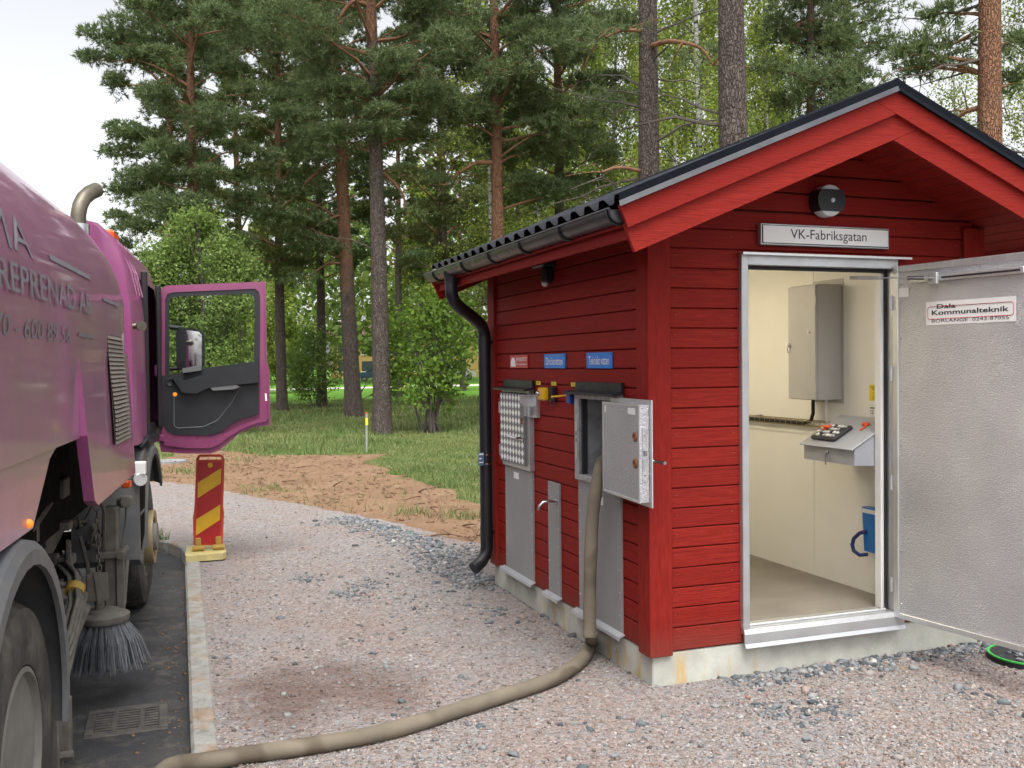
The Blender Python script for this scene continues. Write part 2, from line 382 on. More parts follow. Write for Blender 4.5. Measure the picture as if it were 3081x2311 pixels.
    t.set(color=c, rough=0.9, spec=0.15, normal=t.bump(t.noise(40, 4), 0.6, 0.01))
    simple('grey_limb', (0.085, 0.07, 0.06), 0.9, 0, 0.4)
    t = NT('birch_bark')
    b = t.noise(2.2, 5, 0.75, t.mapped((2.0, 2.0, 5.5)))
    c = t.ramp(b, [(0.40, (0.035, 0.032, 0.03)), (0.47, (0.34, 0.33, 0.31)), (0.7, (0.52, 0.51, 0.48))])
    t.set(color=c, rough=0.8, spec=0.2)
    for nm, stops, patch in (
        ('pine_needles', [(0.0, (0.068, 0.098, 0.042)), (0.4, (0.128, 0.182, 0.070)), (0.75, (0.188, 0.242, 0.098)), (1.0, (0.25, 0.285, 0.14))], (0.132, 0.186, 0.088)),
        ('pine_needles_warm', [(0.0, (0.072, 0.094, 0.034)), (0.4, (0.152, 0.192, 0.062)), (0.75, (0.215, 0.252, 0.085)), (1.0, (0.27, 0.28, 0.13))], (0.18, 0.20, 0.068)),
        ('birch_leaf', [(0.0, (0.13, 0.19, 0.03)), (0.4, (0.22, 0.30, 0.05)), (0.8, (0.31, 0.38, 0.08)), (1.0, (0.42, 0.46, 0.13))], (0.24, 0.29, 0.05)),
        ('bush_leaf', [(0.0, (0.09, 0.15, 0.035)), (0.4, (0.18, 0.275, 0.065)), (0.8, (0.27, 0.37, 0.10)), (1.0, (0.36, 0.44, 0.16))], (0.19, 0.27, 0.07)),
        ('sapling_leaf', [(0.0, (0.075, 0.14, 0.02)), (0.4, (0.145, 0.25, 0.035)), (0.8, (0.21, 0.33, 0.055)), (1.0, (0.28, 0.38, 0.08))], (0.13, 0.22, 0.035)),
        ('wood_leaf', [(0.0, (0.05, 0.085, 0.02)), (0.4, (0.11, 0.17, 0.035)), (0.8, (0.19, 0.26, 0.055)), (1.0, (0.28, 0.33, 0.08))], (0.10, 0.15, 0.035))):
        t = NT(nm)
        c = t.ramp(t.island(), stops)
        c = t.mix(t.ramp(t.noise(0.9, 4), [(0.38, 0.0), (0.68, 0.6)]), c, patch)
        t.set(color=c, rough=0.65, spec=0.25)
        # thin leaves let light through
        tr = t.n.new('ShaderNodeBsdfTranslucent'); t.l.new(c, tr.inputs[0])
        ms = t.n.new('ShaderNodeMixShader'); ms.inputs[0].default_value = 0.42 if 'pine' in nm else 0.48
        t.l.new(t.b.outputs[0], ms.inputs[1]); t.l.new(tr.outputs[0], ms.inputs[2]); t.l.new(ms.outputs[0], t.out.inputs[0])
    simple('far_yellow', (0.40, 0.28, 0.09), 0.8, 0, 0.1)
    simple('far_roof', (0.12, 0.06, 0.05), 0.8)
    simple('far_pane', (0.05, 0.06, 0.07), 0.2)
    simple('car_white', (0.7, 0.71, 0.72), 0.3, 0.0, 0.03, coat=0.5)
    simple('car_blue', (0.06, 0.12, 0.2), 0.3, 0.2, 0.05, coat=0.5)
make_materials()

# ------------------------------------------------------------------ object helpers
COL = scene.collection
ROOTM = {}
def tag(o, label=None, cat=None, group=None, kind=None):
    if label: o['label'] = label
    if cat: o['category'] = cat
    if group: o['group'] = group
    if kind: o['kind'] = kind
    return o
def empty(name, loc, rz=0.0, label=None, cat=None, group=None, kind=None):
    o = bpy.data.objects.new(name, None)
    o.empty_display_size = 0.2
    COL.objects.link(o)
    o.location = loc; o.rotation_euler = (0, 0, rz)
    ROOTM[o.name] = Matrix.Translation(loc) @ Matrix.Rotation(rz, 4, 'Z')
    return tag(o, label, cat, group, kind)
def root_matrix(o):
    while o is not None:
        if o.name in ROOTM: return ROOTM[o.name]
        o = o.parent
    return None
def link_mesh(name, me, mat, parent=None):
    o = bpy.data.objects.new(name, me)
    if mat: me.materials.append(MATS[mat])
    COL.objects.link(o)
    if parent is not None: o.parent = parent
    return o
class MB:
    """collects simple solids in world (or, with local=True, root-local) coordinates and links them as one mesh object"""
    def __init__(s): s.v, s.f = [], []
    def add(s, vs, fs):
        k = len(s.v); s.v.extend([tuple(map(float, p)) for p in vs]); s.f.extend([tuple(i + k for i in f) for f in fs]); return s
    def box(s, x0, x1, y0, y1, z0, z1, c=0.0):
        x0, x1 = min(x0, x1), max(x0, x1); y0, y1 = min(y0, y1), max(y0, y1); z0, z1 = min(z0, z1), max(z0, z1)
        return s.obox(((x0 + x1) / 2, (y0 + y1) / 2, (z0 + z1) / 2), ((x1 - x0) / 2, 0, 0), (0, (y1 - y0) / 2, 0), (0, 0, (z1 - z0) / 2), c)
    def obox(s, ctr, a, b, d, c=0.0):
        ctr, a, b, d = (np.array(q, float) for q in (ctr, a, b, d))
        if c <= 0:
            vs = [ctr + i * a + j * b + k * d for i in (-1, 1) for j in (-1, 1) for k in (-1, 1)]
            return s.add(vs, [(0, 1, 3, 2), (4, 6, 7, 5), (0, 4, 5, 1), (2, 3, 7, 6), (0, 2, 6, 4), (1, 5, 7, 3)])
        la, lb, ld = (np.linalg.norm(q) for q in (a, b, d))
        c = min(c, la * 0.9, lb * 0.9, ld * 0.9)
        ra, rb, rd = 1 - c / la, 1 - c / lb, 1 - c / ld
        vs, idx = [], {}
        for i in (-1, 1):
            for j in (-1, 1):
                for k in (-1, 1):
                    for t, (p, q, r) in enumerate(((1, rb, rd), (ra, 1, rd), (ra, rb, 1))):
                        idx[(i, j, k, t)] = len(vs); vs.append(ctr + i * p * a + j * q * b + k * r * d)
        F = []
        for i in (-1, 1):
            F.append([idx[(i, j, k, 0)] for j, k in ((-1, -1), (1, -1), (1, 1), (-1, 1))])
            F.append([idx[(j, i, k, 1)] for j, k in ((-1, -1), (1, -1), (1, 1), (-1, 1))])
            F.append([idx[(j, k, i, 2)] for j, k in ((-1, -1), (1, -1), (1, 1), (-1, 1))])
        for i in (-1, 1):
            for j in (-1, 1):
                F.append([idx[(i, j, -1, 0)], idx[(i, j, 1, 0)], idx[(i, j, 1, 1)], idx[(i, j, -1, 1)]])
                F.append([idx[(i, -1, j, 0)], idx[(i, 1, j, 0)], idx[(i, 1, j, 2)], idx[(i, -1, j, 2)]])
                F.append([idx[(-1, i, j, 1)], idx[(1, i, j, 1)], idx[(1, i, j, 2)], idx[(-1, i, j, 2)]])
                for k in (-1, 1): F.append([idx[(i, j, k, t)] for t in (0, 1, 2)])
        return s.add(vs, F)
    def prism(s, pts, vec):
        """closed polygon (3-D points in one plane) swept along vec"""
        pts = [np.array(p, float) for p in pts]; vec = np.array(vec, float); n = len(pts)
        return s.add(pts + [p + vec for p in pts], [tuple(range(n))[::-1], tuple(range(n, 2 * n))] + [(i, (i + 1) % n, n + (i + 1) % n, n + i) for i in range(n)])
    def tube(s, pts, rad, n=8, caps=True, squash=1.0):
        pts = [np.array(p, float) for p in pts]
        if np.isscalar(rad): rad = [rad] * len(pts)
        vs, fs = [], []
        t0 = pts[1] - pts[0]; t0 = t0 / (np.linalg.norm(t0) + 1e-9)
        nrm = np.cross(t0, (0, 0, 1.0))
        if np.linalg.norm(nrm) < 1e-3: nrm = np.cross(t0, (0, 1.0, 0))
        nrm = nrm / np.linalg.norm(nrm)
        for i, p in enumerate(pts):
            a = pts[min(i + 1, len(pts) - 1)] - pts[max(i - 1, 0)]; a = a / (np.linalg.norm(a) + 1e-9)
            nrm = nrm - a * (nrm @ a); nrm = nrm / (np.linalg.norm(nrm) + 1e-9)
            bi = np.cross(a, nrm)
            for k in range(n):
                an = 2 * math.pi * k / n
                vs.append(p + rad[i] * (math.cos(an) * nrm + math.sin(an) * squash * bi))
            if i:
                b = (i - 1) * n
                fs += [(b + k, b + (k + 1) % n, b + n + (k + 1) % n, b + n + k) for k in range(n)]
        if caps: fs += [tuple(range(n))[::-1], tuple(range(len(vs) - n, len(vs)))]
        return s.add(vs, fs)
    def lathe(s, prof, org, axis, n=32, close=False):
        """profile of (radius, distance along axis)"""
        org, axis = np.array(org, float), np.array(axis, float); axis /= np.linalg.norm(axis)
        u = np.cross(axis, (0, 0, 1.0)) if abs(axis[2]) < 0.9 else np.cross(axis, (0, 1.0, 0)); u /= np.linalg.norm(u); w = np.cross(axis, u)
        vs, fs = [], []
        for r, d in prof:
            for k in range(n):
                an = 2 * math.pi * k / n
                vs.append(org + axis * d + r * (math.cos(an) * u + math.sin(an) * w))
        m = len(prof)
        for i in range(m - 1 if not close else m):
            a, b = i * n, ((i + 1) % m) * n
            fs += [(a + k, a + (k + 1) % n, b + (k + 1) % n, b + k) for k in range(n)]
        if not close:
            fs += [tuple(range(n))[::-1], tuple(range((m - 1) * n, m * n))]
        return s.add(vs, fs)
    def build(s, name, mat, parent=None, smooth=None, local=False, **tags):
        v = s.v
        mw = root_matrix(parent)
        if mw is not None and not local:
            inv = mw.inverted(); v = [tuple(inv @ Vector(p)) for p in v]
        me = bpy.data.meshes.new(name)
        me.from_pydata(v, [], s.f)
        bm = bmesh.new(); bm.from_mesh(me)
        bmesh.ops.recalc_face_normals(bm, faces=bm.faces)
        bm.to_mesh(me); bm.free()
        if smooth is not None:
            me.polygons.foreach_set('use_smooth', [True] * len(me.polygons))
            me.set_sharp_from_angle(angle=R(smooth))
        o = link_mesh(name, me, mat, parent)
        return tag(o, **tags) if tags else o
def np_mesh(name, verts, faces, mat, parent=None, smooth=False):
    """verts (n,3), faces (m,k) arrays -> one mesh object (root-local shift handled)"""
    verts = np.asarray(verts, np.float32)
    mw = root_matrix(parent)
    if mw is not None: verts = verts - np.array(mw.translation, np.float32)
    faces = np.asarray(faces, np.int32); m, k = faces.shape
    me = bpy.data.meshes.new(name)
    me.vertices.add(len(verts)); me.vertices.foreach_set('co', verts.ravel())
    me.loops.add(m * k); me.loops.foreach_set('vertex_index', faces.ravel())
    me.polygons.add(m); me.polygons.foreach_set('loop_start', np.arange(0, m * k, k, dtype=np.int32))
    me.polygons.foreach_set('loop_total', np.full(m, k, np.int32))
    if smooth: me.polygons.foreach_set('use_smooth', np.ones(m, bool))
    me.update()
    return link_mesh(name, me, mat, parent)
def copy_obj(o, parent, loc=None):
    c = o.copy(); COL.objects.link(c); c.parent = parent
    if loc is not None: c.location = loc
    return c
def text_geo(txt, size=1.0, bold=0.0, cond=1.0):
    """flat lettering: (verts 2-D centred at the origin, faces)"""
    cu = bpy.data.curves.new('lettering', 'FONT'); cu.body = txt; cu.size = size; cu.offset = bold * size
    cu.align_x = 'CENTER'; cu.align_y = 'CENTER'; cu.resolution_u = 3
    ob = bpy.data.objects.new('lettering', cu); COL.objects.link(ob)
    dg = bpy.context.evaluated_depsgraph_get(); ev = ob.evaluated_get(dg); me = ev.to_mesh()
    v = np.array([q.co[:2] for q in me.vertices]).reshape(-1, 2); f = [tuple(p.vertices) for p in me.polygons]
    ev.to_mesh_clear(); bpy.data.objects.remove(ob); bpy.data.curves.remove(cu)
    if len(v):
        v = v - (v.min(0) + v.max(0)) / 2
    return v * np.array([cond, 1.0]), f
def text_on(mb, txt, org, ex, ey, width=None, height=None, bold=0.0):
    """lettering laid in the plane (ex, ey) round org, fitted to width x height"""
    v, f = TXT[txt, bold]
    sz = v.max(0) - v.min(0)
    sx = width / sz[0] if width else height / sz[1]
    sy = height / sz[1] if height else sx
    org, ex, ey = np.array(org, float), np.array(ex, float), np.array(ey, float)
    mb.add([org + ex * p[0] * sx + ey * p[1] * sy for p in v], f)
TXT = {}
for txt, b in (('VK-Fabriksgatan', 0.0), ('Dricksvatten', 0.0), ('Tekniskt vatten', 0.0), ('BRANDPOST', 0.0), ('får ej blockeras', 0.0), ('Dala', 0.02), ('Kommunalteknik', 0.02),
               ('BORLÄNGE  0243-87055', 0.0), ('MA', 0.0), ('ENTREPRENAD AB', 0.0), ('070 - 600 89 56', 0.0), ('CE', 0.0), ('OBS', 0.0), ('VARNING', 0.02)):
    TXT[txt, b] = text_geo(txt, 1.0, b)
rng = np.random.default_rng(7)
rnd = random.Random(11)

# ================================================================== GROUND
def pip(px, py, poly):
    poly = np.asarray(poly); x, y = poly[:, 0], poly[:, 1]; x2, y2 = np.roll(x, -1), np.roll(y, -1)
    inside = np.zeros(len(px), bool)
    for a, b, c, d in zip(x, y, x2, y2):
        if b == d: continue
        hit = ((b > py) != (d > py)) & (px < (c - a) * (py - b) / (d - b) + a)
        inside ^= hit
    return inside
def roughen(pts, amp, step, seed):
    r = random.Random(seed); out = []
    for (a, b), (c, d) in zip(pts[:-1], pts[1:]):
        L = math.hypot(c - a, d - b); n = max(1, int(L / step))
        for k in range(n):
            t = k / n; j = amp if 0 < k else amp * 0.5
            out.append((a + (c - a) * t + r.uniform(-j, j), b + (d - b) * t + r.uniform(-j, j)))
    out.append(pts[-1]); return out
def sheet(name, poly, z, mat, label, **tags):
    m = MB(); m.add([(x, y, z) for x, y in poly], [tuple(range(len(poly)))])
    o = m.build(name, mat); o['kind'] = 'structure'; o['label'] = label
    if o.data.polygons[0].normal.z < 0: o.data.flip_normals()
    return o
kerb_x = lambda y: 0.02 + 0.0124 * y
KW = 0.12
kerb_line = [(kerb_x(y), y) for y in (-14, 9.2)] + [(0.10, 9.55), (0.0, 9.88), (-0.17, 10.12), (-0.42, 10.28), (-0.8, 10.36), (-14, 10.9)]
def offset_line(line, d):
    out = []
    for i, p in enumerate(line):
        a = line[max(i - 1, 0)]; b = line[min(i + 1, len(line) - 1)]
        t = np.array([b[0] - a[0], b[1] - a[1]]); t = t / np.linalg.norm(t)
        out.append((p[0] + t[1] * d, p[1] - t[0] * d))
    return out
kerb_out = offset_line(kerb_line, KW)
kerb_mid = offset_line(kerb_line, KW * 0.6)
ground = sheet('ground', kerb_mid + [(-260, 12), (-260, 700), (420, 700), (420, -14)], 0.0, 'turf', 'wide green ground with thin grass among the pines')
road = sheet('road', [(-40, -14), (0.5, -14), (0.5, 11.5), (-40, 11.5)], -0.1, 'asphalt', 'dark damp asphalt under the sweeper truck')
gz = lambda x, y: tuple(AZ(x, y, 0)[:2])
soil_edge = [(-14, 18.6), gz(350, 993), gz(420, 972), gz(480, 974), gz(560, 984), gz(640, 984), gz(720, 984), gz(800, 982), gz(845, 979), gz(815, 990), gz(786, 998), gz(812, 1008), gz(840, 1022), gz(883, 1032), gz(935, 1050), gz(987, 1070), gz(1030, 1088), (4.3, 10.6), (8, 9.8), (14, 9.5)]
soil_poly = roughen(soil_edge, 0.12, 0.22, 3) + [(14, 5.5), (1.0, 7.6), (0.6, 11.5), (-14, 11.6)]
soil = sheet('bare_soil', soil_poly, 0.004, 'bare_soil', 'freshly dug orange brown soil between gravel and grass')
grav_edge = [(-14, 14.9), (-3, 15.2), gz(350, 1042), gz(420, 1050), gz(500, 1066), gz(620, 1086), gz(750, 1110), gz(880, 1136), gz(1000, 1172), (3.3, 8.0), (5.2, 7.7), (14, 7.6)]
grav_poly = roughen(grav_edge, 0.05, 0.12, 5) + [(14, -14)] + kerb_mid
gravel = sheet('gravel_yard', grav_poly, 0.008, 'gravel_bed', 'pinkish crushed gravel surface between kerb and hut')
path = sheet('path', [(-30, 66), (10, 69), (60, 78), (120, 90), (120, 95), (60, 83), (10, 73.5), (-30, 70)], 0.012, 'path_gravel', 'pale footpath far behind the pine trunks')

# kerb of cast stones
kerb = empty('kerb', (0.1, 5, 0)); kerb['kind'] = 'structure'; kerb['label'] = 'weathered concrete kerb with rusty stains along the asphalt'
kp = [np.array(p) for p in kerb_line]; ko = [np.array(p) for p in kerb_out]
cuts = []
y = -3.0
while y < 9.2:
    y2 = min(y + rnd.uniform(0.9, 1.05), 9.2); cuts.append(((kerb_x(y), y), (kerb_x(y2), y2), KW)); y = y2
for i in range(2, len(kerb_line) - 1): cuts.append((kerb_line[i - 1 if i > 2 else 1], kerb_line[i], KW))
cuts.append(((-0.42, 10.28), (-0.8, 10.36), KW))
for k in range(5): cuts.append(((-0.8 - k * 1.0, 10.36 + k * 0.04), (-1.8 - k * 1.0, 10.40 + k * 0.04), KW))
seen = set()
for a, b, w in cuts:
    if (a, b) in seen: continue
    seen.add((a, b))
    a, b = np.array(a), np.array(b); t = (b - a) / np.linalg.norm(b - a); nr = np.array([t[1], -t[0]])
    g = 0.004; c = (a + b) / 2 + nr * w / 2; hl = np.linalg.norm(b - a) / 2 - g
    zt = 0.016 + rnd.uniform(-0.006, 0.006)
    m = MB(); m.obox((c[0], c[1], (zt - 0.25) / 2), (t[0] * hl, t[1] * hl, 0), (nr[0] * (w / 2 + rnd.uniform(-.003, .003)), nr[1] * w / 2, 0), (0, 0, (zt + 0.25) / 2), 0.014)
    m.build('kerb_stone', 'kerb_concrete', kerb)

# loose stones (uncountable): crushed gravel, then coarse grey macadam
ICO = None
def ico():
    p = (1 + 5 ** 0.5) / 2
    v = np.array([(-1, p, 0), (1, p, 0), (-1, -p, 0), (1, -p, 0), (0, -1, p), (0, 1, p), (0, -1, -p), (0, 1, -p), (p, 0, -1), (p, 0, 1), (-p, 0, -1), (-p, 0, 1)], float)
    f = np.array([(0, 11, 5), (0, 5, 1), (0, 1, 7), (0, 7, 10), (0, 10, 11), (1, 5, 9), (5, 11, 4), (11, 10, 2), (10, 7, 6), (7, 1, 8), (3, 9, 4), (3, 4, 2), (3, 2, 6), (3, 6, 8), (3, 8, 9), (4, 9, 5), (2, 4, 11), (6, 2, 10), (8, 6, 7), (9, 8, 1)])
    return v / np.linalg.norm(v[0]), f
CUB = (np.array([(x, y, z) for x in (-.62, .62) for y in (-.62, .62) for z in (-.62, .62)] + [(0, 0, 1.0), (0, 0, -1.0)], float), np.array([(1, 3, 8), (3, 7, 8), (7, 5, 8), (5, 1, 8), (2, 0, 9), (6, 2, 9), (4, 6, 9), (0, 4, 9), (0, 2, 3), (0, 3, 1), (4, 5, 7), (4, 7, 6), (0, 1, 5), (0, 5, 4), (2, 6, 7), (2, 7, 3)]))
OCT = (np.array([(1, 0, 0), (-1, 0, 0), (0, 1, 0), (0, -1, 0), (0, 0, 1), (0, 0, -1)], float), np.array([(0, 2, 4), (2, 1, 4), (1, 3, 4), (3, 0, 4), (2, 0, 5), (1, 2, 5), (3, 1, 5), (0, 3, 5)]))
def scatter_stones(name, pos, rad, base, mat, flat=0.6, jit=0.3, sink=0.25):
    bv, bf = base; n, k = len(pos), len(bv)
    q = rng.normal(size=(n, 4)); q /= np.linalg.norm(q, axis=1)[:, None]
    w, x, y, z = q.T
    Rm = np.stack([1 - 2 * (y * y + z * z), 2 * (x * y - z * w), 2 * (x * z + y * w), 2 * (x * y + z * w), 1 - 2 * (x * x + z * z), 2 * (y * z - x * w), 2 * (x * z - y * w), 2 * (y * z + x * w), 1 - 2 * (x * x + y * y)], 1).reshape(n, 3, 3)
    sh = bv[None] * (1 + rng.uniform(-jit, jit, (n, k, 1))) * rng.uniform(0.65, 1.25, (n, 1, 3))
    v = np.einsum('nij,nkj->nki', Rm, sh) * rad[:, None, None]
    v[:, :, 2] *= flat
    v += pos[:, None, :]; v[:, :, 2] += (rad * flat * (1 - 2 * sink))[:, None] * 0.5
    f = bf[None] + (np.arange(n) * k)[:, None, None]
    o = np_mesh(name, v.reshape(-1, 3), f.reshape(-1, 3), mat)
    o['kind'] = 'stuff'
    return o
HX0, HX1, HY0, HY1 = 2.345, 4.54, 4.444, 7.03
def in_yard(p, pad=0.0):
    ok = pip(p[:, 0], p[:, 1], grav_poly)
    hut = (p[:, 0] > HX0 + 0.0 - pad) & (p[:, 0] < HX1 + pad) & (p[:, 1] > HY0 - pad) & (p[:, 1] < HY1 + pad)
    return ok & ~hut & (p[:, 0] > kerb_x(p[:, 1]) + KW - 0.01)
def yard_points(n, y0, y1):
    Y = 1 / rng.uniform(1 / y1, 1 / y0, n); X = rng.uniform(0, 1, n) * (1.18 * Y + 0.3) - 0.3
    p = np.stack([X, Y, np.full(n, 0.008)], 1); return p[in_yard(p)]
p = yard_points(105000, 2.5, 15)
r_ = np.clip(rng.lognormal(math.log(0.0049), 0.45, len(p)), 0.0025, 0.019) * (0.85 + 0.03 * p[:, 1])
o = scatter_stones('gravel', p, r_, OCT, 'gravel_stone', 0.7, 0.3)
o['label'] = 'loose pinkish and grey crushed stones over the yard'
gp = []
def strip(a, b, w, n, out=1):
    a, b = np.array(a), np.array(b); t = rng.uniform(0, 1, n); nr = np.array([(b - a)[1], -(b - a)[0]]); nr = nr / np.linalg.norm(nr)
    d = np.abs(rng.normal(0, w, n)) * out
    gp.append(np.concatenate([a + (b - a) * t[:, None] + nr * d[:, None], np.full((n, 1), 0.008)], 1))
strip((HX0, HY1 + .2), (HX0, HY0), 0.10, 900, -1)
strip((HX0 + .4, HY0), (HX1 + .3, HY0), 0.10, 900, 1)
strip((HX1 - .2, HY0 + .1), (HX1 + 1.6, HY0 + .1), 0.26, 1300, 1)
for a, b in zip([gz(760, 1116), gz(860, 1140), gz(950, 1172)], [gz(860, 1140), gz(950, 1172), (2.35, 7.05)]): strip(a, b, 0.22, 900, 1)
for (x, y, s, n) in ((670, 1250, 0.10, 70), (770, 1285, 0.12, 110), (1020, 1260, 0.16, 220), (980, 1200, 0.26, 420), (1090, 1330, 0.2, 90), (820, 1350, 0.4, 50), (800, 1265, .12, 60), (900, 1300, .3, 60), (1690, 1545, 0.1, 130), (1780, 1530, 0.1, 90), (2130, 1520, 0.14, 60), (1150, 1590, 0.4, 70), (700, 1460, 0.5, 90), (520, 1300, 0.4, 50), (1500, 1600, 0.6, 60)):
    c = np.array(gz(x, y)); gp.append(np.concatenate([c + rng.normal(0, s, (n, 2)) * (0.7, 1.0), np.full((n, 1), 0.008)], 1))
gp = np.concatenate(gp); gp = gp[in_yard(gp, -0.004)]
r_ = np.clip(rng.lognormal(math.log(0.0108), 0.5, len(gp)), 0.0045, 0.034)
o = scatter_stones('macadam', gp, r_, CUB, 'grey_stone', 0.6, 0.34)
o['label'] = 'coarse blue grey macadam heaped along the hut footing'
# soil clods
n = 5200
c = rng.uniform((-0.6, 8.5), (5.5, 20.5), (n, 2)); c = c[(pip(c[:, 0], c[:, 1] + rng.normal(0, .35, n), soil_poly)) & ~pip(c[:, 0], c[:, 1] - np.abs(rng.normal(0, .15, n)), grav_poly) & (c[:, 1] > 8.9)]
o = scatter_stones('soil_clods', np.concatenate([c, np.full((len(c), 1), 0.004)], 1), np.clip(rng.lognormal(math.log(0.015), 0.55, len(c)), 0.005, 0.055), OCT, 'bare_soil', 0.6)
o['label'] = 'small clods and pebbles scattered on the bare soil'
# grass blades
def blades(name, pts, h, w, mat, label):
    n = len(pts); a = rng.uniform(0, 2 * math.pi, n); lean = rng.normal(0, 0.35, (n, 2))
    d = np.stack([np.cos(a), np.sin(a), np.zeros(n)], 1) * (w / 2)[:, None]
    tip = pts + np.concatenate([lean * h[:, None], h[:, None]], 1)
    v = np.stack([pts - d, pts + d, tip], 1).reshape(-1, 3)
    o = np_mesh(name, v, np.arange(3 * n).reshape(-1, 3), mat); o['kind'] = 'stuff'; o['label'] = label
    return o
def grass_noise(x, y):
    return np.sin(x * 1.7 + 1.3 * np.sin(y * 0.9)) + np.sin(y * 1.1 + 1.7 * np.sin(x * 0.7 + 2)) + 0.8 * np.sin(x * 4.1 + y * 3.3) + 0.6 * np.sin(x * 7.7 - y * 5.9)
n = 330000
Y = 1 / rng.uniform(1 / 48, 1 / 10.0, n); X = rng.uniform(-0.12, 0.55, n) * Y
sp_ = pip(X, Y, soil_poly)
sp_ &= ~((grass_noise(X * 1.4, Y * 1.4) > 1.9) & (rng.uniform(size=n) < .22)) & ~(rng.uniform(size=n) < .012)
ok = ~sp_ & ~pip(X, Y, grav_poly) & (Y > 9.5)
ok &= grass_noise(X, Y) + rng.normal(0, 0.9, n) > -1.0
X, Y = X[ok], Y[ok]
tall = 0.7 + 0.35 * np.clip(grass_noise(X * 0.6, Y * 0.6), -1, 2)
h = rng.uniform(0.04, 0.13, len(X)) * tall * np.where(Y > 24, 1.35, 1.0)
blades('grass', np.stack([X, Y, np.zeros(len(X))], 1), h, np.full(len(X), 0.016) * (Y / 18), 'grass_blade', 'short patchy spring grass under the pines')

# ================================================================== THE RED HUT
hut = empty('red_hut', (HX0, HY0, 0), 0, 'small red timber hut with black roof and concrete footing', 'hut')
MX = (HX0 + HX1) / 2
SL = 0.416; CA = math.cos(math.atan(SL)); SA = math.sin(math.atan(SL))
ZB = 0.18; BW_ = 0.1046
YF, YB = HY0 - 0.545, HY1 + 0.22
ZS = 2.93                                   # soffit ridge height
soffit = lambda X: ZS - SL * abs(X - MX)
DX0, DX1, DZ = 2.885, 3.935, 2.28           # door frame, outer
HA, HB, HC, HD = 4.79, 5.34, 1.02, 1.50     # open hatch hole: y0, y1, z0, z1
# footing
m = MB(); m.box(HX0 + .012, HX1 - .012, HY0 + .012, HY1 - .012, -0.3, ZB - .002, 0.006); m.build('footing', 'concrete', hut)
for (x, y) in ((1113, 1262), (1332, 1395)):
    q = AX(x, y, HX0 + .012)
    m = MB(); m.lathe([(0.026, 0), (0.026, 0.006), (0.019, 0.006), (0.017, 0.002), (0.008, 0.002), (0.008, 0.005), (0.0005, 0.006)], (HX0 + .0125, q[1], 0.1), (-1, 0, 0), 16)
    m.build('form_plug', 'concrete', hut, smooth=40)
# wall cores and the room inside
RZ0, RZ1, XP = 0.262, 2.385, 4.07
def core(name, *bx, mat='inner_wall'):
    m = MB(); m.box(*bx); return m.build(name, mat, hut)
cx0, cx1 = HX0 + .035, HX0 + .11
core('wall_core', cx0, cx1, HY0 + .112, HA, ZB, 2.44); core('wall_core', cx0, cx1, HB, HY1 - .035, ZB, 2.44)
core('wall_core', cx0, cx1, HA, HB, ZB, HC); core('wall_core', cx0, cx1, HA, HB, HD, 2.44)
cy0, cy1 = HY0 + .035, HY0 + .11
core('wall_core', cx0, DX0 + .03, cy0, cy1, ZB, 2.44); core('wall_core', DX1 - .03, HX1 - .035, cy0, cy1, ZB, 2.44); core('wall_core', DX0 + .03, DX1 - .03, cy0, cy1, DZ - .02, 2.44)
core('wall_core', cx1, HX1 - .035, HY1 - .11, HY1 - .035, ZB, 2.44); core('wall_core', HX1 - .11, HX1 - .035, cy1, HY1 - .11, ZB, 2.44)
core('ceiling', cx1, HX1 - .11, cy1, HY1 - .11, RZ1, RZ1 + .03)
core('floor', cx0, HX1 - .035, cy0, HY1 - .035, ZB + .002, RZ0, mat='inner_floor')
core('wall_panel', XP, XP + .03, 5.397, HY1 - .11, RZ0, RZ1); core('wall_panel', XP, XP + .03, cy1, 5.391, RZ0, RZ1)
core('joint_strip', XP - .003, XP - .0005, 5.387, 5.401, RZ0 + .002, RZ1 - .002)
# gable triangles of the core
for yy in (cy0, HY1 - .11):
    m = MB(); m.prism([(HX0 + .04, yy, 2.445), (HX1 - .04, yy, 2.445), (HX1 - .04, yy, soffit(HX1 - .04) - .004), (MX, yy, ZS - .004), (HX0 + .04, yy, soffit(HX0 + .04) - .004)], (0, .07, 0))
    m.build('gable_core', 'roof_underside', hut)
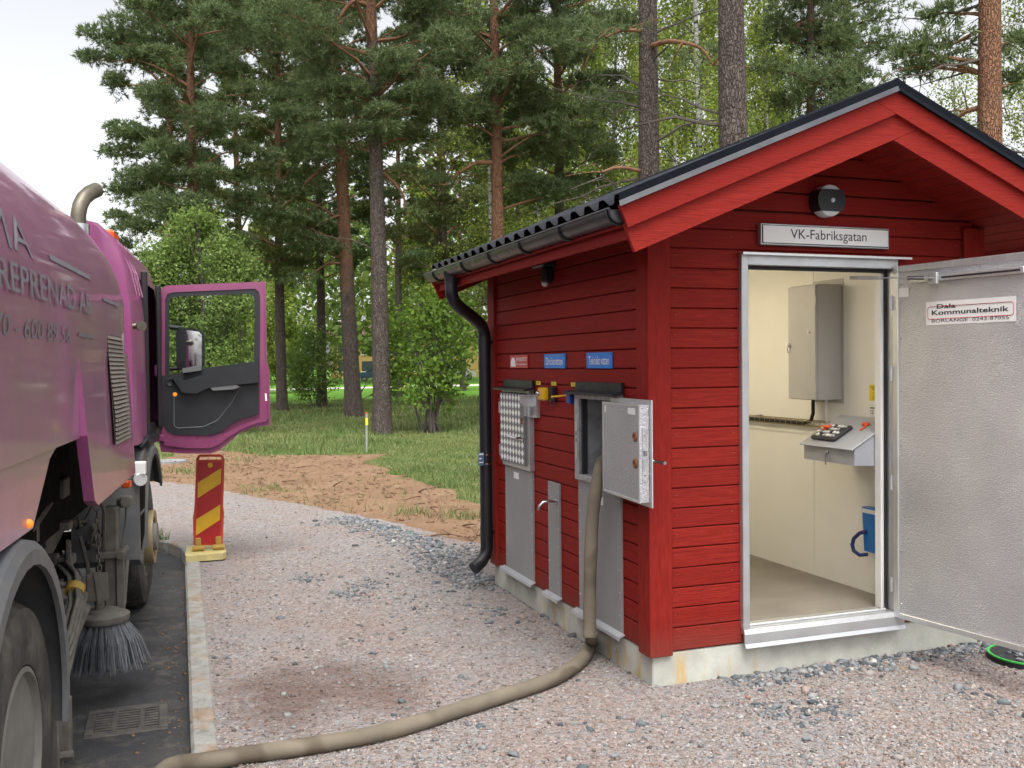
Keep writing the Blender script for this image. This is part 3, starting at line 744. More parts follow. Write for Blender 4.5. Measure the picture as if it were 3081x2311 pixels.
# cladding boards, one by one
def board(side, a, b, z0, z1, top=None):
    """side 'x': on the long wall, running along y; 'y': on the gable wall, running along x. top: list of (pos, z) if the top is cut to the roof"""
    o0, o1, og, o2 = 0.006, 0.012, 0.017, 0.03
    prof = [(o2, z0), (og + .004, z0), (og + .004, z0 + .006), (o0 + .002, z0 + .0075), (o0, z0 + .0095), (o0, z1 - .0028), (o0 + .0025, z1), (o2, z1)]
    m = MB()
    if side == 'x': m.prism([(HX0 + d, a, z) for d, z in prof], (0, b - a, 0)); mat = 'red_wood_side'
    elif side == 'y': m.prism([(a, HY0 + d, z) for d, z in prof], (b - a, 0, 0)); mat = 'red_wood_front'
    return m.build('board', mat, hut)
zl = [ZB] + [0.198 + BW_ * k for k in range(1, 30)]
for k in range(len(zl) - 1):
    z0, z1 = zl[k], zl[k + 1]
    if z1 <= 2.44:
        if z1 > HC and z0 < HD:
            board('x', HY0 + .12, HA - .03, z0, z1); board('x', HB + .03, HY1 - .135, z0, z1)
        else: board('x', HY0 + .12, HY1 - .135, z0, z1)
    if z1 < DZ - .0: 
        board('y', HX0 + .12, DX0 + .012, z0, z1); board('y', DX1 - .012, HX1 - .14, z0, z1)
    elif z0 < DZ:
        board('y', HX0 + .12, DX0 + .012, z0, z1); board('y', DX1 - .012, HX1 - .14, z0, z1); board('y', DX0 + .0125, DX1 - .0125, DZ - .03, z1)
    elif z1 <= 2.50: board('y', HX0 + .12 if z1 < 2.44 else HX0 + .06, HX1 - .14 if z1 < 2.44 else HX1 - .06, z0, z1)
    elif z0 < ZS - .02:
        xa = MX - (ZS - z0) / SL; xb = MX - max(0.0, (ZS - z1)) / SL
        m = MB(); d0, d1 = 0.006, 0.03
        poly = [(xa, z0 + .012), (2 * MX - xa, z0 + .012), (2 * MX - xb, z1), (xb, z1)] if z1 < ZS else [(xa, z0 + .012), (2 * MX - xa, z0 + .012), (MX, ZS)]
        m.prism([(x, HY0 + d0, z) for x, z in poly], (0, d1 - d0, 0)); m.build('board', 'red_wood_front', hut)
# nail heads, two rows by the corners and mid-span
nl_ = MB()
for k in range(len(zl) - 1):
    zc_ = (zl[k] + zl[k + 1]) / 2 + .02
    for yv in (4.60, 5.20, 5.80, 6.35, 6.86):
        if zl[k + 1] < 2.44 and not (4.75 < yv < 5.37 and zc_ < 1.6) and not (yv in (6.35,) and zc_ < 1.6) : nl_.lathe([(.0035, 0), (.003, .0012), (.0003, .0014)], (HX0 + .0062, yv + rnd.uniform(-.01, .01), zc_), (-1, 0, 0), 6)
    for xv in (2.50, 2.84, 3.4, 4.0, 4.36):
        if (xv < 2.88 or zc_ > 2.3) and zl[k + 1] < 2.5: nl_.lathe([(.0035, 0), (.003, .0012), (.0003, .0014)], (xv + rnd.uniform(-.01, .01), HY0 + .0062, zc_), (0, -1, 0), 6)
nl_.build('nail_heads', 'rust', hut, kind='stuff')
# right and rear walls, turned away from the camera
m = MB(); m.box(HX1 - .03, HX1 - .006, HY0 + .121, HY1 - .03, ZB, 2.44); m.build('side_cladding', 'red_wood_side', hut)
m = MB(); m.box(HX0 + .031, HX1 - .031, HY1 - .03, HY1 - .006, ZB, 2.44); m.build('rear_cladding', 'red_wood_front', hut)
# corner boards
def trim(*bx):
    m = MB(); m.box(*bx, 0.004); return m.build('corner_board', 'red_wood_trim', hut)
e = 0.016
trim(HX0 - e, HX0 + .03, HY0 + .0065, HY0 + .119, ZB - .012, 2.46); trim(HX0 - e, HX0 + .118, HY0 - e, HY0 + .006, ZB - .012, 2.465)
trim(HX0 - e, HX0 + .03, HY1 - .134, HY1 + e, ZB - .012, 2.46)
trim(HX1 - .139, HX1 + e, HY0 - e, HY0 + .006, ZB - .012, 2.465); trim(HX1 - .03, HX1 + e, HY0 + .0065, HY0 + .12, ZB - .012, 2.46)
# soffit boards along the ridge direction
sw = 0.098
for sd in (-1, 1):
    k = 0; s0 = 0.01
    while s0 < 1.60:
        s1 = min(s0 + sw, 1.61)
        xm = MX + sd * (s0 + s1) / 2 * CA
        inside = HX0 < xm < HX1
        zc = ZS - (s0 + s1) / 2 * SA + 0.008 * CA
        for (ya, yb) in (((YF + .026, HY0 + .03),) if inside else ((YF + .026, YB - .03),)):
            m = MB(); m.obox((xm + sd * 0.008 * SA, (ya + yb) / 2, zc), (sd * CA * (s1 - s0 - .006) / 2, 0, -SA * (s1 - s0 - .006) / 2), (0, (yb - ya) / 2, 0), (SA * .008 * sd, 0, CA * .008), .002)
            m.build('soffit_board', 'red_wood_side', hut)
        s0 = s1
# roof deck + profiled sheets
ZR = 3.03
EX0 = MX - 1.60 * CA
def slope_pt(sd, s, h):                     # s along the slope from the ridge, h above the deck line
    return (MX + sd * (s * CA + h * SA), ZR - s * SA + h * CA)
for sd in (-1, 1):
    m = MB()
    a, b = slope_pt(sd, 0.0, -0.09), slope_pt(sd, 1.56, -0.09); c, d = slope_pt(sd, 1.56, -0.012), slope_pt(sd, 0.0, -0.012)
    m.prism([(p[0], YF + .03, p[1]) for p in (a, b, c, d)], (0, YB - YF - .06, 0)); m.build('roof_deck', 'roof_underside', hut)
    ny = int((YB - YF - .04) / .168 * 12); ss = []
    for k in range(6):
        ss += [k * 0.325 + 0.001, min((k + 1) * 0.325, 1.62)]
        if (k + 1) * 0.325 >= 1.62: break
    ys = np.linspace(YF + .02, YB - .02, ny)
    wave = 0.017 * np.clip(1.7 * np.sin((ys - 4.119 + .042) / .168 * 2 * math.pi), -1, 1) + 0.017
    V, Fq = [], []
    for i, s in enumerate(ss):
        hh = 0.022 if i % 2 else 0.006
        for yv, wv in zip(ys, wave):
            q = slope_pt(sd, s, hh + wv); V.append((q[0], yv, q[1]))
    for i in range(len(ss) - 1):
        for j in range(ny - 1):
            a = i * ny + j; Fq.append((a, a + 1, a + ny + 1, a + ny))
    # turned-down front lip so the sheet has thickness at the eave
    base = (len(ss) - 1) * ny; k0 = len(V)
    for yv, wv in zip(ys, wave):
        q = slope_pt(sd, ss[-1] - .001, 0.022 + wv - 0.006); V.append((q[0], yv, q[1]))
    for j in range(ny - 1): Fq.append((base + j, base + j + 1, k0 + j + 1, k0 + j))
    np_mesh('roof_sheet', V, Fq, 'roof_metal', hut)
m = MB()
p1, p2, p3 = slope_pt(-1, .14, .045), (MX, ZR + .068), slope_pt(1, .14, .045)
m.prism([(p1[0], YF - .012, p1[1]), (p2[0], YF - .012, p2[1]), (p3[0], YF - .012, p3[1]), (p3[0], YF - .012, p3[1] - .012), (p2[0], YF - .012, p2[1] - .014), (p1[0], YF - .012, p1[1] - .012)], (0, YB - YF + .02, 0))
m.build('ridge_cap', 'verge_black', hut)
# verge flashing, barge boards (with the overlapping joints at the peak)
xL = lambda d1, d2: (d1 - d2) / (2 * SL * CA)
ZG = ZR + 0.008
def XLR(d1, d2): x = xL(d1, d2); return (MX + x, ZG + SL * x - d1 / CA)
def endp(sd, d): return (MX + sd * (1.655 * CA - d * SA), ZG - 1.655 * SA - d * CA)
w1 = 0.107; w2 = 0.222
for yv, th, front in ((YF - .002, .022, 1), (YB - .02, .022, 0)):
    def bb(poly, y, t, nm='barge_board'):
        m = MB(); m.prism([(x, y, z) for x, z in poly], (0, t, 0)); m.build(nm, 'red_wood_front', hut)
    # upper: right board runs through to the left slope line, left board butts against it
    bb([XLR(0, 0), endp(1, 0), endp(1, w1), XLR(0, w1)], yv, th)
    bb([XLR(0.001, w1 + .002), XLR(w1, w1 + .002), endp(-1, w1), endp(-1, 0)], yv, th)
    y2 = yv + .0225 if front else yv - .0225
    bb([XLR(w1 - .02, w1 - .02), endp(-1, w1 - .02), endp(-1, w2), XLR(w2, w1 - .02)], y2, th)
    bb([XLR(w2 + .002, w1 - .02), endp(1, w1 - .02), endp(1, w2), XLR(w2 + .002, w2)], y2, th)
for sd in (-1, 1):
    def line(d, y0, s_end=1.665): return [(MX, y0, ZG - d / CA), (MX + sd * s_end * CA, y0, ZG - d / CA - s_end * SA)]
    yf = YF - .014
    m = MB()                                  # upper, upright band and top lip
    A = line(-.050, yf); B = line(-.018, yf); Cc = line(-.050, yf + .10)
    m.add([A[0], A[1], B[1], B[0], Cc[0], Cc[1]], [(0, 1, 2, 3), (0, 4, 5, 1)])
    m.build('verge_flashing', 'verge_black', hut)
    m = MB(); B2 = line(-.018, yf); C2 = line(.006, yf - .010); D2 = line(.006, yf + .006)
    m.add([B2[0], B2[1], C2[1], C2[0], D2[1], D2[0]], [(0, 1, 2, 3), (3, 2, 4, 5)])
    m.build('verge_flashing', 'roof_metal' if sd < 0 else 'verge_black', hut)  # same flashing, lighter metal on the left: caught skylight put into the material
# fascia boards and gutters
for sd in (-1, 1):
    xf = MX + sd * 1.55 * CA
    m = MB(); m.box(xf, xf + sd * .022, YF + .05, YB - .02, 2.262, 2.392, .003); m.build('fascia_board', 'red_wood_side', hut)
    xg = xf + sd * .075; zg = 2.385; rg = .058
    gut = MB(); ring = [(math.cos(a), math.sin(a)) for a in np.linspace(math.pi, 2 * math.pi, 13)]
    vs_, fs_ = [], []
    ya, yb = YF + .035, YB - .03
    for yv in (ya, yb):
        for rr in (rg, rg - .003):
            vs_ += [(xg + rr * c, yv, zg + rr * s_) for c, s_ in ring]
    n = 13
    for i in range(n - 1):
        fs_ += [(i, i + 1, 2 * n + i + 1, 2 * n + i), (n + i, 3 * n + i, 3 * n + i + 1, n + i + 1), (i, n + i, n + i + 1, i + 1), (2 * n + i, 2 * n + i + 1, 3 * n + i + 1, 3 * n + i)]
    gut.add(vs_, fs_)
    for yv in (ya, yb - .004): gut.prism([(xg + (rg + .002) * c, yv, zg + (rg + .002) * s_) for c, s_ in ring], (0, .004, 0))
    gut.tube([(xg + sd * rg, ya, zg + .004), (xg + sd * rg, yb, zg + .004)], .007, 8)
    g = gut.build('gutter', 'gutter_metal', hut, smooth=35)
    for yv in (3.955, 4.526, 5.114, 5.667, 6.238, 6.962):
        m = MB(); m.tube([(xg + (rg + .006) * math.cos(a), yv, zg + (rg + .006) * math.sin(a)) for a in np.linspace(math.pi * (1.0 if sd < 0 else 0), math.pi * (2.0 if sd < 0 else -1.0), 12)] + [(xf, yv, zg - .03)], .006, 6)
        m.build('gutter_bracket', 'black_metal', g)
# downpipe with swan neck and shoe
o_ = AX(975, 600, MX - 1.55 * CA - .075); gx = o_[0]; gy = o_[1]
px_ = HX0 - .075; py_ = 6.945
pts = [(gx, gy, 2.36), (gx, gy, 2.24), (gx, gy, 2.205)]
mid = [(gx + .02, gy + .01, 2.155), (gx + .07, gy + .05, 2.115), (px_ - .09, py_ - .06, 2.035), (px_ - .03, py_ - .02, 1.99), (px_, py_, 1.93), (px_, py_, 1.86)]
dp = MB(); dp.tube(pts + mid + [(px_, py_, 1.2), (px_, py_, .36)], .046, 20); dpo = dp.build('downpipe', 'black_metal', hut, smooth=40)
m = MB(); m.lathe([(.062, .0), (.05, .05), (.047, .09), (.047, .10)][::-1], (gx, gy, 2.36), (0, 0, -1), 20); m.build('outlet', 'black_metal', dpo, smooth=40)
m = MB(); m.tube([(px_, py_, .40), (px_, py_, .31), (px_ - .012, py_ - .004, .255), (px_ - .05, py_ - .02, .205), (px_ - .12, py_ - .05, .165)], [.047, .047, .047, .047, .049], 20); m.build('shoe', 'black_metal', dpo, smooth=40)
for zc, hh in ((1.86, .05), (.42, .05)):
    m = MB(); m.lathe([(.044, -hh), (.0485, -hh), (.0485, hh), (.044, hh)], (px_, py_, zc), (0, 0, 1), 20, True); m.build('sleeve', 'black_metal', dpo, smooth=40)
    m = MB(); m.tube([(px_ + .045, py_, zc), (HX0 + .01, py_, zc)], .008, 8); m.tube([(px_ + .05, py_, zc), (px_ + .058, py_, zc)], .013, 8); m.build('pipe_bracket', 'black_metal', dpo)

# ---- door frame, threshold, open door leaf
def jamb(nm, *bx, mat='grey_frame', c=.003):
    m = MB(); m.box(*bx, c); return m.build(nm, mat, hut)
yj0, yj1 = HY0 - .022, HY0 + .115
jamb('door_frame', DX0, DX0 + .042, yj0, yj1, .262, DZ - .008)
jamb('door_frame', DX1 - .038, DX1 - .0, yj0 + .02, yj1, .262, DZ - .008)
jamb('door_frame', DX0 + .042, DX1 - .0385, yj0 + .004, yj1, 2.213, DZ - .008)
jamb('door_stop', DX1 - .073, DX1 - .051, HY0 + .06, HY0 + .112, .264, 2.212, mat='white_trim')
jamb('door_gasket', DX1 - .0508, DX1 - .0385, HY0 + .045, HY0 + .059, .264, 2.21, mat='black_rubber')
jamb('door_gasket', DX0 + .043, DX1 - .0515, HY0 + .03, HY0 + .06, 2.195, 2.2125, mat='black_rubber')
m = MB(); m.prism([(DX0 - .012, yj0 + .01, DZ + .004), (DX0 - .012, yj0 - .035, DZ - .004), (DX0 - .012, yj0 - .035, DZ - .016), (DX0 - .012, yj0 + .01, DZ - .007)], (DX1 - DX0 + .06, 0, 0)); m.build('drip_cap', 'brushed_alu', hut)
m = MB(); m.prism([(DX0 + .004, HY0 + .11, .264), (DX0 + .004, HY0 - .02, .262), (DX0 + .004, HY0 - .03, .236), (DX0 + .004, HY0 + .11, .236)], (DX1 - DX0 - .03, 0, 0)); m.build('threshold', 'brushed_alu', hut)
m = MB(); m.box(DX0 + .05, DX1 - .07, HY0 + .02, HY0 + .035, .264, .276, .003); m.build('threshold_rib', 'brushed_alu', hut)
m = MB(); m.prism([(DX0 + .002, HY0 - .018, .2355), (DX0 + .002, HY0 - .030, .235), (DX0 + .002, HY0 - .032, .186), (DX0 + .002, HY0 - .024, .186)], (DX1 - DX0 + .01, 0, 0)); m.build('sill_flashing', 'grey_frame', hut)
m = MB(); m.prism([(DX0 + .002, HY0 - .026, .1855), (DX0 + .002, HY0 - .033, .1858), (DX0 + .002, HY0 - .044, .166), (DX0 + .002, HY0 - .039, .164)], (DX1 - DX0 + .01, 0, 0)); m.build('sill_lip', 'silver_lip', hut)
# leaf
hx, hy = 3.884, HY0 - .024
ang = R(98.5); du = np.array([-math.cos(ang), -math.sin(ang), 0]); dn = np.array([du[1], -du[0], 0])   # du: from hinge to free edge; dn: towards the room side of the leaf
if dn[0] > 0: dn = -dn
lw, lt, lz0, lz1 = .93, .05, .235, 2.225
H = np.array([hx, hy, 0])
zv = np.array([0, 0, 1.0])
def leafbox(mb, s0, s1, z0, z1, t0, t1, c=.002):
    ctr = H + du * (s0 + s1) / 2 + zv * (z0 + z1) / 2 + dn * (t0 + t1) / 2
    mb.obox(ctr, du * (s1 - s0) / 2, zv * (z1 - z0) / 2, dn * (t1 - t0) / 2, c); return mb
door = leafbox(MB(), .004, lw - .004, lz0 + .004, lz1 - .004, -lt, 0).build('door', 'embossed_alu', hut)
fr = MB()
leafbox(fr, -.004, .030, lz0, lz1, -lt - .004, .006); leafbox(fr, lw - .03, lw, lz0, lz1, -lt - .004, .006)
leafbox(fr, .031, lw - .031, lz0, lz0 + .03, -lt - .004, .006); leafbox(fr, .031, lw - .031, lz1 - .036, lz1, -lt - .004, .006)
fr.build('door_edge', 'brushed_alu', door)
rv = MB()
for k in range(7): leafbox(rv, .046, .054, lz0 + .08 + k * .3, lz0 + .088 + k * .3, 0, .004, .001)
rv.build('rivet', 'chrome', door)
for zz_ in (.42, 1.0, 1.62, 2.02):
    m = MB(); m.tube([H + zv * (zz_ - .04) + dn * .012 - du * .012, H + zv * (zz_ + .04) + dn * .012 - du * .012], .009, 10); m.build('hinge', 'grey_frame', door)
rail = MB(); leafbox(rail, .13, .80, 2.12, 2.152, .004, .028, .003); dr = rail.build('closer_rail', 'brushed_alu', door)
m = MB(); leafbox(m, .33, .78, 2.131, 2.141, .0275, .0295, .0); m.build('rail_slot', 'black_rubber', dr)
m = MB(); leafbox(m, .26, .32, 2.10, 2.165, .028, .05, .005); sh = m.build('closer_shoe', 'galvanised_steel', door)
q1 = H + du * .30 + zv * 2.135 + dn * .055; q0 = AY(1838, 588, HY0 + .10); q0 = np.array([q0[0], HY0 + .06, 2.165])
m = MB(); d_ = q1 - q0; L_ = np.linalg.norm(d_); d_ /= L_; sd_ = np.cross(d_, zv); m.obox((q0 + q1) / 2, d_ * L_ / 2, sd_ * .011, np.cross(d_, sd_) * .004, .002)
m.obox(q0 + d_ * .06, d_ * .09, sd_ * .017, np.cross(d_, sd_) * .009, .003); m.build('closer_arm', 'galvanised_steel', door)
m = MB()
for k in range(9): m.lathe([(.011, 0), (.011, .004), (.007, .005), (.007, .009)], q1 - d_ * (.05 + k * .010), -d_, 8)
m.build('closer_spring', 'black_rubber', door)
m = MB(); leafbox(m, .035, .10, 2.05, 2.10, .0005, .003, .0); m.build('small_sticker', 'sign_white', door)
# company sticker on the leaf
def leaf_at(x, y, t=0.0):
    v = ray(x, y); n_ = dn; k = ((H + dn * t - CAMP) @ n_) / (v @ n_); p_ = CAMP + v * k; return (p_ - H) @ du, p_[2]
c4 = [leaf_at(*p_) for p_ in ((2001, 654), (2195, 638), (2195, 690), (2001, 706))]
s0, s1 = c4[0][0], c4[1][0]; z0, z1 = (c4[2][1] + c4[3][1]) / 2, (c4[0][1] + c4[1][1]) / 2
stick = empty('door_sticker', tuple(H + du * s0 + zv * z0), 0, 'white company sticker with red outline and black lettering on the metal door', 'sticker')
m = MB(); leafbox(m, s0, s1, z0, z1, .0005, .0018, .0); m.build('backing', 'sign_white', stick)
Wd, Hd = s1 - s0, z1 - z0
def onleaf(fx, fz, t=.003): return H + du * (s0 + Wd * fx) + zv * (z0 + Hd * fz) + dn * t
m = MB(); text_on(m, 'Dala', onleaf(.24, .78), du, zv, Wd * .22, Hd * .19, .02); text_on(m, 'Kommunalteknik', onleaf(.50, .52), du, zv, Wd * .86, Hd * .21, .02); text_on(m, 'BORLÄNGE  0243-87055', onleaf(.50, .18), du, zv, Wd * .86, Hd * .17, 0.0)
m.build('lettering', 'ink_black', stick, kind='stuff')
m = MB(); rr = []
for (cxx, cz, a0) in ((.95, .66, 0), (.05, .66, 90), (.05, .37, 180), (.95, .37, 270)):
    for a in np.linspace(a0, a0 + 90, 5): rr.append((cxx + .03 * math.cos(R(a)), cz + .12 * math.sin(R(a))))
rr = [rr[i] for i in range(len(rr))]
seg = [p_ for p_ in rr] + [rr[0]]
for (a, b) in zip(seg[:-1], seg[1:]):
    if abs(a[1] - .78) < .01 and abs(b[1] - .78) < .01:
        m.tube([onleaf(a[0], .78), onleaf(.37, .78)], .0016, 4); m.tube([onleaf(.10, .78), onleaf(b[0], .78)], .0016, 4); continue
    m.tube([onleaf(*a), onleaf(*b)], .0016, 4)
m.build('outline', 'ink_red', stick)

# ---- things on the gable wall
sg = empty('name_sign', (3.42, HY0, 2.33), 0, 'long white sign reading VK-Fabriksgatan above the hut door', 'sign')
ys_ = HY0 - .03
m = MB(); m.box(3.0, 3.846, ys_, HY0 + .004, 2.322, 2.436, .003); m.build('case', 'grey_frame', sg)
m = MB(); m.box(3.008, 3.838, ys_ - .0025, ys_ - .0002, 2.329, 2.429); m.build('border', 'ink_black', sg)
m = MB(); m.box(3.0125, 3.8335, ys_ - .005, ys_ - .0027, 2.3335, 2.4245); m.build('face', 'sign_white', sg)
m = MB(); text_on(m, 'VK-Fabriksgatan', (3.435, ys_ - .006, 2.376), (1, 0, 0), (0, 0, 1), .50, .068); m.build('lettering', 'ink_black', sg, kind='stuff')
lc = AY(1790, 434, HY0 - .05)
lm = empty('round_wall_lamp', (lc[0], HY0, lc[2]), 0, 'round dark bulkhead lamp with pale top and bottom under the gable', 'lamp')
m = MB(); m.lathe([(.075, 0), (.088, .012), (.088, .06), (.084, .072), (.06, .076), (.001, .077)], (lc[0], HY0 + .004, lc[2]), (0, -1, 0), 40); m.build('diffuser', 'lamp_opal', lm, smooth=35)
m = MB(); cc = []
for a in np.linspace(-41, 41, 9): cc.append((.0895 * math.cos(R(a)), .0895 * math.sin(R(a))))
poly = cc + [(-x, -z) for x, z in cc]
m.prism([(lc[0] + x, HY0 - .05, lc[2] + z) for x, z in poly], (0, -.0285, 0)); m.build('band', 'black_metal', lm)
m = MB(); m.prism([(lc[0] + x * 1.003, HY0 + .003, lc[2] + z * 1.003) for x, z in poly], (0, -.055, 0)); m.build('housing', 'black_metal', lm)
m = MB(); m.lathe([(.013, 0), (.012, .006), (.007, .011), (.0005, .013)], (lc[0] + .004, HY0 - .0785, lc[2]), (0, -1, 0), 14); m.build('sensor', 'lamp_opal', lm, smooth=50)

# ---- things on the long wall (outward is -x)
W = HX0
def wbox(mb, y0, y1, z0, z1, x0, x1, c=.002): mb.box(W - x1, W - x0, y0, y1, z0, z1, c); return mb
sensor = empty('sensor_lamp', (W, 5.8, 2.2), 0, 'small black security light with sensor high on the side wall', 'lamp')
m = MB(); wbox(m, 5.70, 5.90, 2.315, 2.36, -.004, .09, .01); m.build('head', 'black_metal', sensor)
m = MB(); wbox(m, 5.735, 5.815, 2.215, 2.314, .0, .06, .012); m.build('body', 'black_metal', sensor)
m = MB(); m.lathe([(.022, 0), (.021, .012), (.012, .022), (.001, .025)], (W - .045, 5.775, 2.216), (0, 0, -1), 14); m.build('eye', 'lamp_opal', sensor, smooth=50)
def wall_sign(name, y0, y1, z0, z1, mat, label, lines, extra=None):
    s_ = empty(name, (W, (y0 + y1) / 2, z0), 0, label, 'sign')
    m = MB(); wbox(m, y0, y1, z0, z1, -.004, .004, .001); m.build('plate', mat, s_)
    m = MB()
    for txt, fy, fz, fw_, fh in lines:      # fy from the left as read (left = far end, +y)
        text_on(m, txt, (W - .0052, y1 - (y1 - y0) * fy, z0 + (z1 - z0) * fz), (0, -1, 0), (0, 0, 1), (y1 - y0) * fw_, (z1 - z0) * fh)
    m.build('lettering', 'ink_white', s_, kind='stuff')
    return s_
s_ = wall_sign('hydrant_sign', 6.215, 6.573, 1.668, 1.758, 'sign_red', 'small red sign with white helmet shape reading BRANDPOST on the side wall', [('BRANDPOST', .68, .68, .62, .30), ('får ej blockeras', .68, .28, .60, .22)])
m = MB(); hp = [(-.055, 0), (.055, 0), (.048, .012), (.045, .035), (.03, .058), (0, .066), (-.03, .058), (-.045, .035), (-.048, .012)]
m.prism([(W - .0045, 6.505 - a, 1.678 + b) for a, b in hp], (-.0008, 0, 0)); m.build('helmet_mark', 'ink_white', s_)
for nm, y0, y1, tx in (('drinking_water_sign', 5.553, 5.904, 'Dricksvatten'), ('technical_water_sign', 4.881, 5.227, 'Tekniskt vatten')):
    s_ = wall_sign(nm, y0, y1, 1.667, 1.759, 'sign_blue', 'blue sign reading %s on the red side wall' % tx, [(tx, .5, .5, .80, .52)])
    m = MB()
    for fy in (.03, .97):
        for fz in (.1, .9): m.box(W - .006, W - .004, y0 + (y1 - y0) * fy - .003, y0 + (y1 - y0) * fy + .003, 1.667 + .092 * fz - .003, 1.667 + .092 * fz + .003)
    m.build('screws', 'ink_black', s_)
def label_tag(y, where):
    o_ = empty('warning_label', (W, y, 1.555), 0, 'tiny yellow printed label %s' % where, 'label', 'small yellow labels on the side wall')
    m = MB(); wbox(m, y - .036, y + .036, 1.556, 1.580, -.004, .002, .0); m.build('plate', 'label_yellow', o_)
    m = MB(); wbox(m, y - .026, y + .026, 1.571, 1.5735, .0021, .0027, 0); wbox(m, y - .024, y + .02, 1.5635, 1.566, .0021, .0027, 0); m.build('print', 'ink_black', o_)
label_tag(6.025, 'right of the patterned hatch canopy'); label_tag(5.752, 'above the yellow switch box'); label_tag(5.43, 'beside the open hatch canopy')
# closed hatch with reflective diamonds
def screws(mb, y0, y1, z0, z1, x, n):
    for k in range(n):
        z = z0 + (z1 - z0) * (k + .5) / n
        for y in (y0, y1): mb.lathe([(.005, 0), (.004, .0025), (.0005, .003)], (W - x, y, z), (-1, 0, 0), 8)
def lower_panel(root, y0, y1, z1, nscr):
    m = MB(); wbox(m, y0, y1, .20, z1, -.006, .009, .001); p_ = m.build('lower_panel', 'zinc_panel', root)
    m = MB(); screws(m, y0 + .018, y1 - .018, .24, z1, .009, nscr); m.build('screws', 'grey_frame', p_)
    m = MB(); m.prism([(W - .008, y0 - .04, .212), (W - .044, y0 - .04, .199), (W - .047, y0 - .04, .181), (W - .042, y0 - .04, .181), (W - .040, y0 - .04, .193), (W - .008, y0 - .04, .204)], (0, y1 - y0 + .08, 0)); m.build('drip_sill', 'silver_lip', root)
def canopy(root, y0, y1, zt):
    m = MB(); wbox(m, y0, y1, zt - .052, zt, -.006, .016, .002); m.prism([(W - .016, y0 - .03, zt - .046), (W - .085, y0 - .03, zt - .060), (W - .085, y0 - .03, zt - .074), (W - .016, y0 - .03, zt - .060)], (0, y1 - y0 + .06, 0)); m.build('canopy', 'black_metal', root)
h1 = empty('diamond_hatch', (W, 6.4, .18), 0, 'closed steel wall hatch with white diamond pattern and lower grey panel', 'hatch')
y0, y1 = 6.122, 6.686
fr = MB()
wbox(fr, y1 - .03, y1, .965, 1.525, -.006, .03); wbox(fr, y0, y0 + .05, .965, 1.525, -.006, .03); wbox(fr, y0 + .05, y1 - .03, .965, .995, -.006, .03); wbox(fr, y0 + .05, y1 - .03, 1.495, 1.525, -.006, .03)
fr.build('frame', 'grey_frame', h1)
m = MB(); wbox(m, y0 + .052, y1 - .004, .998, 1.494, .006, .048, .003); hd = m.build('hatch_door', 'hatch_grey', h1)
m = MB(); nr, nc = 9, 8; pw = (y1 - .012 - (y0 + .062)) / nc; ph = (1.490 - 1.002) / nr
for r in range(nr):
    for c_ in range(nc):
        yc = y1 - .012 - pw * (c_ + .5); zc = 1.002 + ph * (r + .5)
        if c_ == nc - 1 and r > 5: continue
        m.prism([(W - .0484, yc - pw * .44, zc), (W - .0484, yc, zc - ph * .48), (W - .0484, yc + pw * .44, zc), (W - .0484, yc, zc + ph * .48)], (-.0006, 0, 0))
o_ = m.build('diamond_print', 'reflective_white', hd); o_['kind'] = 'stuff'
for zz_ in (1.40, 1.09):
    m = MB(); wbox(m, y1 - .004, y1 + .05, zz_ - .02, zz_ + .045, .012, .022); m.tube([(W - .034, y1 + .022, zz_ - .06), (W - .034, y1 + .022, zz_ + .02)], .014, 12); m.build('hinge', 'galvanised_steel', h1)
m = MB(); m.tube([(W - .05, y0 + .09, 1.19), (W - .09, y0 + .09, 1.19), (W - .095, y0 + .14, 1.19), (W - .095, y0 + .24, 1.195)], .008, 8); m.lathe([(.026, 0), (.026, .004), (.012, .006)], (W - .048, y0 + .09, 1.19), (-1, 0, 0), 14); m.build('handle', 'chrome', hd, smooth=40)
m = MB(); m.lathe([(.024, 0), (.022, .006), (.01, .008), (.008, .004)], (W - .048, y0 + .095, 1.305), (-1, 0, 0), 14); m.build('lock', 'rust', hd, smooth=40)
g_ = MB(); yg0, yg1 = 6.012, 6.118
g_.prism([(W - .02, yg1, 1.49), (W - .10, yg1, 1.485), (W - .10, yg1, 1.44), (W - .07, yg1, 1.41), (W - .07, yg1, 1.345), (W - .02, yg1, 1.335)], (0, -.004, 0))
wbox(g_, yg0, yg1, 1.335, 1.49, .018, .022, 0); g_.prism([(W - .02, yg0, 1.49), (W - .10, yg1, 1.486), (W - .02, yg1 + .001, 1.49)], (0, 0, -.004)); wbox(g_, yg0 - .004, yg0, 1.335, 1.49, -.004, .022, 0)
g_.build('lock_guard', 'brushed_alu', h1)
m = MB(); m.tube([(W - .045, yg1 - .03, 1.41), (W - .045, yg1 - .03, 1.35)], .014, 10); m.build('padlock', 'galvanised_steel', h1)
canopy(h1, 6.10, 6.69, 1.584); lower_panel(h1, 6.132, 6.69, .962, 6)
m = MB(); wbox(m, 6.40, 6.50, .88, .925, .0092, .0105, 0); m.build('paper_label', 'sign_white', h1)
# narrow panel with tap
tp = empty('tap_panel', (W, 5.75, .18), 0, 'narrow grey metal strip with curved chrome tap between the hatches', 'tap')
lower_panel(tp, 5.662, 5.848, .932, 6)
m = MB(); m.tube([(W - .008, 5.70, .815), (W - .06, 5.70, .822), (W - .10, 5.705, .815), (W - .125, 5.708, .79), (W - .13, 5.71, .765)], .010, 10); m.lathe([(.02, 0), (.02, .006), (.012, .012)], (W - .009, 5.70, .815), (-1, 0, 0), 12); m.build('spout', 'chrome', tp, smooth=50)
